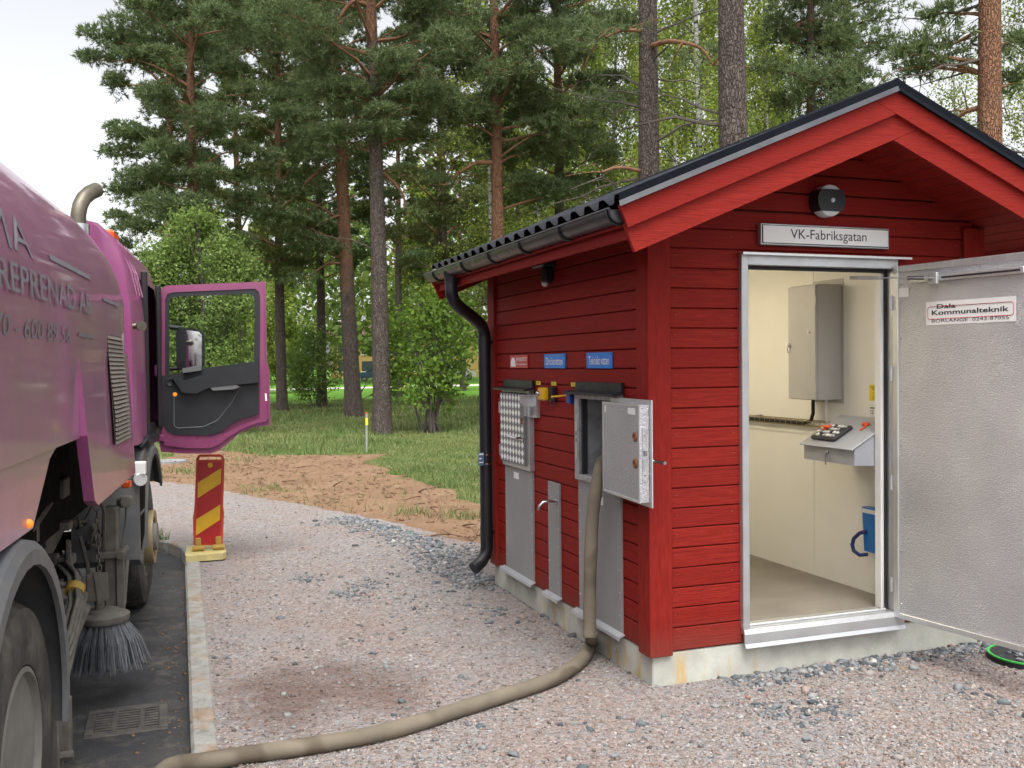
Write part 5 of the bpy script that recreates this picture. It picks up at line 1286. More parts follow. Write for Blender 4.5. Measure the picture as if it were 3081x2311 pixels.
# wheels
def wheel(name, xo, u, z, r, width, rim_r, dish, hub=True, tw=12, gold=False, up_='rim_dusty'):
    w = MB(); sgn = -1
    prof = [(rim_r, -.02), (rim_r + .012, 0.004), (rim_r + .05, .012), (r - .07, .010), (r - .022, -.004), (r - .006, -.03), (r, -.06), (r, -width + .06), (r - .01, -width + .03), (rim_r, -width + .01)]
    w.lathe([(a, b) for a, b in prof], (xo, u, z), (1, 0, 0), 56); wo_ = tpart(w, name, 'tyre', smooth=35)
    tr_ = MB()
    for k in range(44):
        a = 2 * math.pi * k / 44; ca, sa = math.cos(a), math.sin(a)
        for s_ in (0, 1):
            x = xo - (.05 if s_ == 0 else width * .42); hw = .035
            tr_.obox((x - hw, u + (r + .001) * ca, z + (r + .001) * sa), (hw, 0, 0), (0, -sa * .022, ca * .022), (0, ca * .006, sa * .006))
    o_ = tpart(tr_, 'tread', 'tyre', wo_); o_['kind'] = 'stuff'
    rm = MB(); rm.lathe([(rim_r + .002, -.018), (rim_r + .006, .002), (rim_r - .012, .006), (rim_r - .022, -.03), (rim_r - .05, -dish * .55), (rim_r - .07, -dish), (.17, -dish - .01), (.15, -dish + .03), (.11, -dish + .05), (.10, -dish + .10), (.001, -dish + .105)], (xo, u, z), (1, 0, 0), 40); ro = tpart(rm, 'rim', up_, wo_, smooth=35)
    nb = MB()
    for k in range(10):
        a = 2 * math.pi * k / 10; nb.tube([(xo - dish - .012, u + .205 * math.cos(a), z + .205 * math.sin(a)), (xo - dish + .02, u + .205 * math.cos(a), z + .205 * math.sin(a))], .016, 6)
    tpart(nb, 'wheel_nuts', 'dusty_steel', ro)
    return wo_
wheel('rear_wheel', -.062, -4.34, .41, .51, .29, .29, .17)
wheel('rear_wheel', -.40, -4.33, .41, .51, .29, .29, .02)
fw_ = wheel('front_wheel', -.13, -.02, .41, .51, .32, .29, .02)
m = MB(); m.lathe([(.19, -.02), (.205, .05), (.20, .062), (.15, .058), (.14, .03), (.001, .03)], (-.13, -.02, .41), (1, 0, 0), 32); tpart(m, 'hub_ring', 'hub_gold', fw_, smooth=40)
wheel('rear_wheel', -2.13, -4.33, .41, .51, .29, .29, .02); wheel('front_wheel', -2.08, -.02, .41, .51, .32, .29, .02)
# rear mudguard
def arch(mb, cy, cz, r, x0, x1, a0, a1, th=.018, n=22, lip=.05, r2=None):
    vs, fs = [], []
    for k, a in enumerate(np.linspace(R(a0), R(a1), n)):
        ca, sa = math.cos(a), math.sin(a)
        rr = r
        ring_ = [(x0, rr - .02), (x0 + .0, rr - .02), (x1 - .07, rr), (x1 - .02, rr - .012), (x1, rr - .04), (x1, rr - lip - .04), (x1 - .018, rr - lip - .04), (x1 - .02, rr - .05), (x1 - .07, rr - th), (x0, rr - .02 - th)]
        for x, q in ring_: vs.append((x, cy + q * ca, cz + q * sa))
        m_ = len(ring_)
        if k:
            b = (k - 1) * m_
            fs += [(b + i, b + (i + 1) % m_, b + m_ + (i + 1) % m_, b + m_ + i) for i in range(m_)]
    m_ = 10
    fs += [tuple(range(m_)), tuple(range(len(vs) - m_, len(vs)))]
    mb.add(vs, fs); return mb
tpart(arch(MB(), -4.45, .51, .645, -.60, .0, -14, 194), 'rear_mudguard', 'grey_plastic', smooth=35)
tpart(arch(MB(), .0, .46, .67, -.55, -.06, 28, 182), 'front_mudguard', 'grey_plastic', smooth=35)
# step recess moulding behind the front wheel
m = MB(); m.prism([(-.07, -.98, .98), (-.07, -.55, 1.14), (-.07, -.44, 1.08), (-.07, -.46, .80), (-.07, -.66, .48), (-.07, -.86, .36), (-.07, -.98, .42)], (-.42, 0, 0)); st = tpart(m, 'step_moulding', 'grey_plastic', smooth=30)
m = MB(); m.prism([(-.066, -.93, .90), (-.066, -.70, .97), (-.066, -.62, .90), (-.066, -.72, .55), (-.066, -.90, .47)], (-.01, 0, 0)); tpart(m, 'recess_shade_plate', 'dark_under', st)  # near-black plate on the moulding; the hollow's shade is put into its colour
m = MB(); m.box(-.30, -.064, -.93, -.70, .70, .73, .006); tpart(m, 'step_tread', 'dusty_steel', st)
m = MB(); m.tube([(-.10, -.62, 1.14), (-.06, -.60, 1.19), (-.05, -.50, 1.20)], .022, 8); m.box(-.3, -.07, -.3, .5, 1.10, 1.18, .02); tpart(m, 'sill_pipe', 'black_metal', cabo)
# chassis and axles, with plain dark boxes added to block light under the body
m = MB(); m.box(-1.75, -1.65, -6.8, 1.2, .62, .88); m.box(-.85, -.75, -6.8, 1.2, .62, .88); m.box(-2.3, -.30, -3.7, -1.1, .86, 1.38); m.box(-2.0, -.6, -3.6, -2.9, .15, .86); m.box(-2.2, -.55, -1.6, -.95, .3, .85); m.box(-2.3, -.12, -7.0, -5.1, .7, 1.4); m.box(-2.2, -.45, -5.0, -3.6, .92, 1.4); m.box(-2.1, -.4, -.9, 1.2, .75, 1.17); m.box(-1.9, -.75, -3.6, -.9, .05, .9); m.box(-1.6, -.9, -7, -3.6, .1, .9); tpart(m, 'chassis_and_light_blocks', 'dark_under')
m = MB(); m.tube([(-2.2, -4.33, .41), (-.3, -4.33, .41)], .09, 12); m.tube([(-2.2, -.02, .41), (-.3, -.02, .41)], .07, 12); tpart(m, 'axle', 'dark_under')
# side brush
BC = np.array([-.12, -2.2, 0.0]); bz = .355
bd = MB(); bd.lathe([(.001, .0), (.128, .0), (.134, .01), (.134, .036), (.124, .041), (.085, .05), (.08, .062), (.04, .068), (.001, .07)], (BC[0], BC[1], bz - .03), (0, 0, 1), 32); brush = tpart(bd, 'side_brush', 'dusty_steel', smooth=35)
bs = MB()
for k in range(820):
    a = rnd.uniform(0, 2 * math.pi); r0 = rnd.uniform(.06, .117); r1 = r0 + (.10 + rnd.uniform(-.04, .035)) * (r0 / .117) ** 1.2
    zt = .085 + rnd.uniform(-.015, .03); aa = a + rnd.uniform(-.12, .12)
    p0 = (BC[0] + r0 * math.cos(a), BC[1] + r0 * math.sin(a), bz - .03); p2 = (BC[0] + r1 * math.cos(aa), BC[1] + r1 * math.sin(aa), zt)
    p1 = tuple((np.array(p0) * .5 + np.array(p2) * .5) + np.array((.012 * math.cos(a), .012 * math.sin(a), .02)))
    bs.tube([p0, p1, p2], [.0026, .0024, .002], 3)
o_ = tpart(bs, 'bristles', 'bristle_grey', brush); o_['kind'] = 'stuff'
m = MB(); m.tube([(BC[0] - .02, BC[1], bz + .03), (BC[0] - .02, BC[1], bz + .12)], .026, 12); m.box(BC[0] - .08, BC[0] - .005, BC[1] - .04, BC[1] + .04, bz + .085, bz + .23, .006); m.prism([(BC[0] - .04, BC[1] - .05, bz + .25), (BC[0] + .03, BC[1] - .05, bz + .24), (BC[0] + .035, BC[1] - .05, bz + .10), (BC[0] - .02, BC[1] - .05, bz + .07)], (0, .008, 0)); tpart(m, 'brush_motor', 'dusty_steel', brush)
# brush arms, links and lifting chain
m = MB()
m.box(-.20, -.12, -1.62, -1.50, .16, .86, .008); m.box(-.22, -.09, -1.66, -1.46, .56, .60, .006); m.tube([(-.10, -1.68, .58), (-.10, -1.44, .58)], .022, 10); m.tube([(-.10, -1.56, .26), (-.085, -1.50, .52)], .014, 8); m.box(-.13, -.085, -1.64, -1.60, .24, .58, .004)
m.obox((-.45, -2.3, .62), (.02, 0, 0), (0, .75, .16), (0, -.02, .06), .004); m.obox((-.55, -2.6, .55), (.3, .25, 0), (-.02, .025, 0), (0, 0, .05), .004)
tpart(m, 'brush_arm', 'dusty_steel')
m = MB(); m.box(-.16, -.10, -3.55, -3.45, .02, .40, .006); m.box(-.12, -.08, -3.42, -3.36, .06, .30, .004); m.prism([(-.12, -3.80, .50), (-.12, -3.55, .42), (-.12, -3.55, .26), (-.12, -3.80, .38)], (-.02, 0, 0)); m.tube([(-.11, -3.52, .10), (-.05, -3.52, .10)], .02, 8); m.tube([(-.12, -3.6, .40), (-.16, -2.5, .47)], .024, 8); m.tube([(-.10, -3.45, .36), (-.18, -2.4, .52)], .018, 8)
m.prism([(-.10, -3.72, .06), (-.10, -3.62, .06), (-.10, -3.58, -.03), (-.10, -3.66, -.08)], (-.012, 0, 0)); tpart(m, 'rear_linkage', 'dusty_steel')
m = MB(); m.prism([(-.14, -3.72, .12), (-.14, -3.60, .10), (-.14, -3.58, -.06), (-.14, -3.70, -.09)], (-.02, 0, 0)); tpart(m, 'mud_flap', 'rim_dusty')
for k, (dx_, dz_) in enumerate(((0, 0), (.022, .012), (-.02, .016), (.012, .034), (-.01, -.02), (.03, -.015))):
    m = MB(); m.tube([(-.15 + dx_, -3.55, .40 + dz_), (-.14 + dx_, -3.15, .47 + dz_), (-.15 + dx_, -2.85, .56 + dz_), (-.18 + dx_, -2.70, .66 + dz_), (-.24 + dx_, -2.62, .70 + dz_), (-.30 + dx_, -2.45, .66 + dz_)], .011, 8); tpart(m, 'hydraulic_hose', 'dusty_steel', smooth=60)
m = MB(); m.lathe([(.045, -.02), (.045, .02)], (-.165, -2.76, .625), (.1, .8, .6), 12); tpart(m, 'hose_tie', 'foot_ochre', smooth=40)
ch = MB(); ch.box(-.19, -.15, -2.02, -1.98, 1.06, 1.075); chain = tpart(ch, 'lifting_chain', 'dusty_steel')
lk = None
for k in range(19):
    z = 1.05 - k * .034
    if lk is None:
        m = MB(); L_ = [(.011 * math.cos(a), 0, .021 * math.sin(a)) for a in np.linspace(0, 2 * math.pi, 11)]
        m.tube(L_, .0042, 5, caps=False); lk = tpart(m, 'chain_link', 'dusty_steel', chain, smooth=60); lk.location = (-.17, -2.0, z)
    else:
        c_ = copy_obj(lk, chain, (-.17 + .003 * math.sin(k), -2.0, z)); c_.rotation_euler = (0, 0, (k % 2) * math.pi / 2 + .3)
# clutter of pipes, brackets and hoses under the body
m = MB()
for k in range(26):
    u0 = rnd.uniform(-3.3, -1.3); z0 = rnd.uniform(.35, 1.02); w0 = rnd.uniform(-.42, -.22)
    if k % 3 == 0: m.box(w0 - .05, w0 + .02, u0, u0 + rnd.uniform(.05, .2), z0, z0 + rnd.uniform(.04, .12), .006)
    else: m.tube(smooth_path([(w0, u0, z0), (w0 + rnd.uniform(-.05, .08), u0 + rnd.uniform(.1, .4), z0 + rnd.uniform(-.15, .1)), (w0 + rnd.uniform(-.08, .05), u0 + rnd.uniform(.3, .7), z0 + rnd.uniform(-.2, .2))], 4), rnd.uniform(.008, .02), 6)
tpart(m, 'underbody_pipework', 'dusty_steel')['kind'] = 'stuff'
# small lamps
q = TS(305, 1025, -.05); m = MB(); m.box(-.10, -.02, q[1] - .03, q[1] + .05, q[2] + .0, q[2] + .085, .006); wl_ = tpart(m, 'work_lamp', 'sign_white')
m = MB(); m.lathe([(.042, 0), (.045, .02), (.04, .026), (.001, .024)], (-.06, q[1] - .0, q[2] - .03), (.35, -1, -.1), 18); tpart(m, 'lens', 'lamp_lens', wl_, smooth=40)
q = TS(85, 1140, .0); m = MB(); m.lathe([(.016, 0), (.016, .008), (.010, .016), (.001, .019)], (-.036, q[1], q[2] + .015), (1, 0, 0), 14); tpart(m, 'marker_lamp', 'amber_lit', smooth=50)
q = TS(279, 1046, -.06); m = MB(); m.box(-.10, -.05, q[1] - .03, q[1] + .04, q[2] - .02, q[2] + .02, .006); tpart(m, 'marker_lamp', 'orange_plastic')
m = MB(); m.tube([(-.08, -1.55, .88), (-.12, -1.35, .86)], .03, 10); m.tube([(-.08, -1.5, .9), (-.09, -1.48, .75), (-.11, -1.52, .6)], .007, 6); m.box(-.14, -.06, -1.5, -1.36, .84, .90, .01); m.tube([(-.2, -1.9, 1.05), (-.18, -1.7, .85), (-.2, -1.6, .6)], .012, 6); m.box(-.25, -.12, -1.62, -1.3, .95, 1.06, .01); tpart(m, 'valve_block', 'dusty_steel')

# ================================================================== OTHER THINGS
# marker panel
dl = empty('marker_panel', (.33, 8.95, 0), 0, 'red and yellow striped road marker panel standing on the kerb', 'road marker')
DY = 8.95
def mp(x, y, Y=DY): q = AY(x, y, Y); return (q[0], q[1], q[2])
panel = [(424, 992), (428, 984), (434, 982), (476, 982), (482, 985), (485, 993), (484, 1040), (482, 1090), (484, 1110), (481, 1178), (418, 1178), (417, 1120), (420, 1098), (422, 1050)]
hole = [(432, 987), (477, 987), (479, 993), (430, 994)]
bm = bmesh.new(); es = []
for lp_ in (panel, hole):
    vv = [bm.verts.new(mp(*p_)) for p_ in lp_]
    es += [bm.edges.new((vv[i], vv[(i + 1) % len(vv)])) for i in range(len(vv))]
bmesh.ops.triangle_fill(bm, edges=es, use_beauty=True)
ext = bmesh.ops.extrude_face_region(bm, geom=bm.faces[:]); bmesh.ops.translate(bm, verts=[g for g in ext['geom'] if isinstance(g, bmesh.types.BMVert)], vec=(0, .035, 0))
bm.verts.index_update(); m = MB(); m.add([v.co for v in bm.verts], [[v.index for v in f.verts] for f in bm.faces]); bm.free()
m.build('frame', 'frame_red', dl)
fp = lambda pts, y=DY: [mp(*p_, y) for p_ in pts]
m = MB(); m.prism(fp([(428, 999), (480, 999), (477, 1092), (478, 1110), (475, 1174), (423, 1174), (424, 1118), (426, 1095)]), (0, -.004, 0)); m.build('red_face', 'panel_red', dl)
for st_ in ([(427, 1043), (478, 1011), (477, 1044), (427, 1076)], [(424, 1122), (476, 1090), (475, 1123), (423, 1157)]):
    m = MB(); m.prism(fp(st_, DY - .0045), (0, -.002, 0)); m.build('yellow_stripe', 'panel_yellow', dl)
q = mp(454, 1005, DY - .005); m = MB(); m.lathe([(.022, 0), (.02, .004), (.001, .004)], q, (0, -1, 0), 14); m.build('bolt_cap', 'panel_yellow', dl)
q0, q1 = AZ(400, 1208, .03), AZ(488, 1208, .03)
m = MB(); m.prism([(q0[0] + .005, 8.74, .02), (q1[0] - .02, 8.74, .02), (q1[0] + .01, 8.80, .02), (q1[0] + .01, 9.22, .02), (q0[0] + .02, 9.22, .02), (q0[0] + .0, 8.80, .02)], (0, 0, .055)); m.build('base', 'base_yellow', dl)
for x in (428, 472):
    q = mp(x, 1186); m = MB(); m.box(q[0] - .025, q[0] + .025, DY - .02, DY + .05, .075, .19, .008); m.tube([(q[0] - .05, DY - .03, .10), (q[0] + .05, DY - .03, .10)], .024, 10); m.build('foot_clamp', 'foot_ochre', dl)
# hose
hose_top = AX(1302, 997, 2.33)
hp_ = [(2.50, 5.02, 1.10), (2.40, 5.00, 1.155), tuple(AX(1300, 1003, 2.31)), tuple(AX(1288, 1055, 2.25)), tuple(AX(1280, 1120, 2.235)), tuple(AX(1276, 1200, 2.225)), tuple(AX(1274, 1290, 2.22)), tuple(AX(1274, 1350, 2.215)), tuple(AX(1273, 1378, 2.205))]
up_part = hp_
gnd = [(1276, 1392), (1262, 1418), (1235, 1443), (1195, 1466), (1140, 1486), (1070, 1508), (990, 1533), (900, 1562), (800, 1588), (700, 1606), (600, 1621), (520, 1632)]
HR = .0365
gpts = [tuple(AZ(x, y, .008 + HR)) for x, y in gnd]
k0, k1 = gpts[-1], None
over = [tuple(AZ(470, 1640, .02 + HR)), tuple(AZ(430, 1646, .016 + HR)), (-.02, 4.27, .02), (-.12, 4.22, -.045), (-.28, 4.15, -.1 + HR), (-.5, 4.02, -.1 + HR), (-.8, 3.7, -.1 + HR), (-.95, 3.2, -.1 + HR), (-1.0, 2.2, -.1 + HR), (-1.0, .5, -.1 + HR)]
hz = empty('water_hose', gpts[2], 0, 'thick beige canvas water hose from the open hatch across the gravel', 'hose')
pa = smooth_path(up_part); ra = [HR * (1 + .03 * math.sin(i * .7) + rnd.uniform(-.02, .02)) for i in range(len(pa))]
ra[-1] *= .92; ra[-2] *= .96
m = MB(); m.tube(pa, ra, 18); m.build('upright_length', 'hose_canvas', hz, smooth=60)
pb_ = smooth_path([tuple(np.array(up_part[-1]) + (0.01, .0, .02))] + gpts + over); m = MB(); rb = [HR * (1.03 + .025 * math.sin(i * .5 + 1) + rnd.uniform(-.022, .022)) for i in range(len(pb_))]; rb[0] = HR * .9
m.tube(pb_, rb, 18); m.build('ground_length', 'hose_canvas', hz, smooth=60)
# storm drain grate
dr = empty('drain_grate', (-.2, 5.0, -.1), 0, 'rectangular cast iron drain grate set in the asphalt by the kerb', 'drain')
gx0, gx1, gy0, gy1 = -.41, -.02, 5.06, 5.47
m = MB(); m.box(gx0, gx1, gy0, gy0 + .045, -.13, -.090, .004); m.box(gx0, gx1, gy1 - .045, gy1, -.13, -.090, .004); m.box(gx0, gx0 + .045, gy0 + .0455, gy1 - .0455, -.13, -.090, .004); m.box(gx1 - .045, gx1, gy0 + .0455, gy1 - .0455, -.13, -.090, .004); m.build('frame', 'cast_iron', dr)
m = MB(); m.box(gx0 + .045, gx1 - .045, gy0 + .045, gy1 - .045, -.0985, -.097); m.build('well', 'dark_under', dr)  # thin near-black sheet over the asphalt; the shaft's shade is its colour
nb_ = 9
for k in range(nb_):
    y = gy0 + .055 + k * (gy1 - gy0 - .11) / (nb_ - 1)
    m = MB(); m.box(gx0 + .045, gx1 - .045, y - .009, y + .009, -.096, -.0885, .002); m.build('bar', 'cast_iron', dr)
for f in (.35, .68):
    x = gx0 + (gx1 - gx0) * f; m = MB(); m.box(x - .012, x + .012, gy0 + .045, gy1 - .045, -.0958, -.0875, .002); m.build('cross_bar', 'cast_iron', dr)
# bits of leaf, grit and stone washed along the gutter line (uncountable)
n = 700
Y = rng.uniform(3.4, 9.4, n); X = kerb_x(Y) - np.abs(rng.normal(0, .10, n)) - .01
X[::4] = rng.uniform(-1.2, 0.0, len(X[::4]))
o = scatter_stones('gutter_debris', np.stack([X, Y, np.full(n, -.1)], 1), np.clip(rng.lognormal(math.log(.0055), .5, n), .002, .018), OCT, 'bare_soil', .5)
o['label'] = 'leaf scraps and grit lying on the asphalt by the kerb'
# survey stake
s0 = AZ(792, 978, 0)
sk_ = empty('survey_stake', tuple(s0), 0, 'thin grey metal stake with yellow tag beside the pine', 'stake')
ztop = AY(792, 894, s0[1])[2]
m = MB(); m.tube([(s0[0], s0[1], -.1), (s0[0] + .01, s0[1], ztop)], .024, 8); m.build('post', 'stake_steel', sk_)
m = MB(); m.tube([(s0[0] + .0101, s0[1], ztop), (s0[0] + .0101, s0[1], ztop + .025)], .025, 8); m.build('cap', 'orange_plastic', sk_)
m = MB(); m.box(s0[0] - .022, s0[0] + .03, s0[1] - .032, s0[1] - .026, ztop - .22, ztop - .08); m.build('tag', 'label_yellow', sk_)
# green ringed well cover by the right edge, distant manhole cover
q = AZ(2205, 1421, .03)
wc = empty('well_cover', (q[0] + .02, q[1], 0), 0, 'black round well cover with bright green rim below the metal door', 'well cover')
m = MB(); m.lathe([(.21, .0), (.21, .038), (.20, .043), (.19, .034), (.001, .034)], (q[0] + .06, q[1], 0), (0, 0, 1), 32); m.build('cover', 'black_rubber', wc, smooth=40)
m = MB(); m.lathe([(.199, .0385), (.212, .0385), (.212, .046), (.199, .046)], (q[0] + .06, q[1], 0), (0, 0, 1), 32, True); m.build('rim', 'ring_green', wc, smooth=40)
gq = rng.normal(0, .09, (60, 2)); gq = gq[np.hypot(*gq.T) < .17]
m = MB()
for a, b in gq: m.obox((q[0] + .06 + a, q[1] + b, .038), (rnd.uniform(.006, .016), .004, 0), (-.003, rnd.uniform(.005, .014), 0), (0, 0, .005), .002)
o_ = m.build('stones_on_cover', 'grey_stone', wc); o_['kind'] = 'stuff'
q = AZ(362, 999, 0)
mh_ = empty('manhole_cover', tuple(q), 0, 'round grey manhole cover lying in the bare soil', 'manhole cover')
m = MB(); m.lathe([(.36, 0), (.36, .025), (.33, .03), (.32, .024), (.001, .024)], tuple(q), (0, 0, 1), 28); m.build('lid', 'galvanised_steel', mh_, smooth=40)
m = MB(); m.lathe([(.335, .0301), (.345, .0301), (.345, .034), (.335, .034)], tuple(q), (0, 0, 1), 28, True); m.build('ring', 'cast_iron', mh_)
# twigs and roots on the soil: each its own
tw = [((930, 1095), (960, 1130)), ((1000, 1135), (1026, 1165)), ((910, 1160), (1024, 1168)), ((640, 1010), (700, 1015)), ((905, 1062), (930, 1085)), ((610, 1040), (640, 1060)), ((655, 1025), (672, 1050)), ((720, 1050), (760, 1062)), ((560, 1035), (590, 1055)), ((830, 1055), (850, 1075)), ((980, 1105), (1024, 1118)), ((520, 1020), (560, 1012)), ((705, 1088), (735, 1080)), ((870, 1080), (905, 1073))]
wh = ['below the downpipe shoe', 'against the far hut corner', 'long and pale along the gravel edge', 'thin and dark in the upper soil', 'in the middle of the bare soil', 'near the marker panel', 'short and steep near the gravel', 'lying beside the grass tongue', 'nearest the cab door', 'under the grass edge', 'forked right of the stake', 'at the left rim of the soil', 'by the lower gravel edge', 'bent right of centre']
for k, ((x0, y0), (x1, y1)) in enumerate(tw):
    a, b = AZ(x0, y0, .012), AZ(x1, y1, .012); mid_ = (a + b) / 2 + np.array([rnd.uniform(-.1, .1), rnd.uniform(-.1, .1), rnd.uniform(.02, .10)])
    pth = smooth_path([a, mid_, b], 5); m = MB(); m.tube(pth, [.012 - .008 * i / len(pth) for i in range(len(pth))], 5)
    j = len(pth) // 2; m.tube([pth[j], pth[j] + np.array([rnd.uniform(-.2, .2), rnd.uniform(-.1, .15), .06])], [.006, .002], 4)
    m.build('twig', 'twig', None, label='dry brown twig on the soil, ' + wh[k], cat='twig', group='dry twigs on the bare soil')

# ================================================================== TREES
def tufts(centres, dirs, K, ln, wd, up_bias=.35):
    """brushes of narrow needle faces: (verts, faces)"""
    n = len(centres)
    d = rng.normal(size=(n, K, 3)); d /= np.linalg.norm(d, axis=2)[:, :, None]
    d = d + dirs[:, None, :] * .75; d[:, :, 2] += up_bias; d /= np.linalg.norm(d, axis=2)[:, :, None]
    L = ln * rng.uniform(.55, 1.15, (n, K, 1))
    side = np.cross(d, rng.normal(size=(n, K, 3))); side /= np.linalg.norm(side, axis=2)[:, :, None] + 1e-9
    c = centres[:, None, :] + d * L * .12 + rng.normal(0, ln * .12, (n, K, 3))
    w = wd * rng.uniform(.7, 1.3, (n, K, 1))
    v = np.stack([c - side * w, c + side * w, c + d * L], 2).reshape(-1, 3)
    return v
def tri_faces(v): return np.arange(len(v)).reshape(-1, 3)
def leaves(centres, size, droop=.0):
    n = len(centres)
    a = rng.normal(size=(n, 3)); a[:, 2] -= droop; a /= np.linalg.norm(a, axis=1)[:, None]
    b = np.cross(a, rng.normal(size=(n, 3))); b /= np.linalg.norm(b, axis=1)[:, None] + 1e-9
    s = size * rng.uniform(.6, 1.25, (n, 1))
    v = np.stack([centres - a * s * .55, centres + b * s * .38, centres + a * s * .6, centres - b * s * .38], 1).reshape(-1, 3)
    return v
def quad_faces(v): return np.arange(len(v)).reshape(-1, 4)
def in_ell(n, c, r, top=False):
    d = rng.normal(size=(n, 3)); d /= np.linalg.norm(d, axis=1)[:, None]
    q = rng.uniform(0, 1, (n, 1)) ** .45
    if top: d[:, 2] = np.where(rng.uniform(size=n) < .7, np.abs(d[:, 2]), d[:, 2])
    return np.array(c) + d * q * np.array(r), d
class LimbMB(MB):
    def limb(s, a, b, r0, r1, sag=.0, n=6, sides=5, wob=.08):
        a, b = np.array(a, float), np.array(b, float); L = np.linalg.norm(b - a); pts = []
        w1 = rng.normal(0, wob * L, 3) * .6
        for t in np.linspace(0, 1, n):
            p_ = a + (b - a) * t + w1 * math.sin(math.pi * t) + np.array([0, 0, sag * L * math.sin(math.pi * t)]) + (rng.normal(0, wob * L * .12, 3) if 0 < t < 1 else 0)
            pts.append(p_)
        s.tube(pts, [r0 + (r1 - r0) * (i / (n - 1)) ** .8 for i in range(n)], sides, caps=False); return pts
def trunk_mesh(mb, base, topxy, H, d, flare=1.25, n=22, sides=16, bend=.0):
    pts, rad = [], []
    x, y = base; sx, sy = topxy
    ph = rnd.uniform(0, 6)
    for i in range(n):
        t = (i / (n - 1)) ** 1.15; z = -.15 + (H + .15) * t
        pts.append((x + (sx - x) * t + bend * math.sin(t * 3.1 + ph) * .4, y + (sy - y) * t + bend * math.cos(t * 2.3 + ph) * .3, z))
        fl = 1 + (flare - 1) * math.exp(-max(z, 0) / .35)
        rad.append(max(.02, d / 2 * (1 - .80 * t ** 1.1) * fl * (1 + .02 * math.sin(i * 2.1))))
    mb.tube(pts, rad, sides); return pts
def at_z(pts, z):
    for a, b in zip(pts[:-1], pts[1:]):
        if b[2] >= z: t = (z - a[2]) / max(1e-6, b[2] - a[2]); return np.array(a) + (np.array(b) - np.array(a)) * t
    return np.array(pts[-1])
PINES = 0
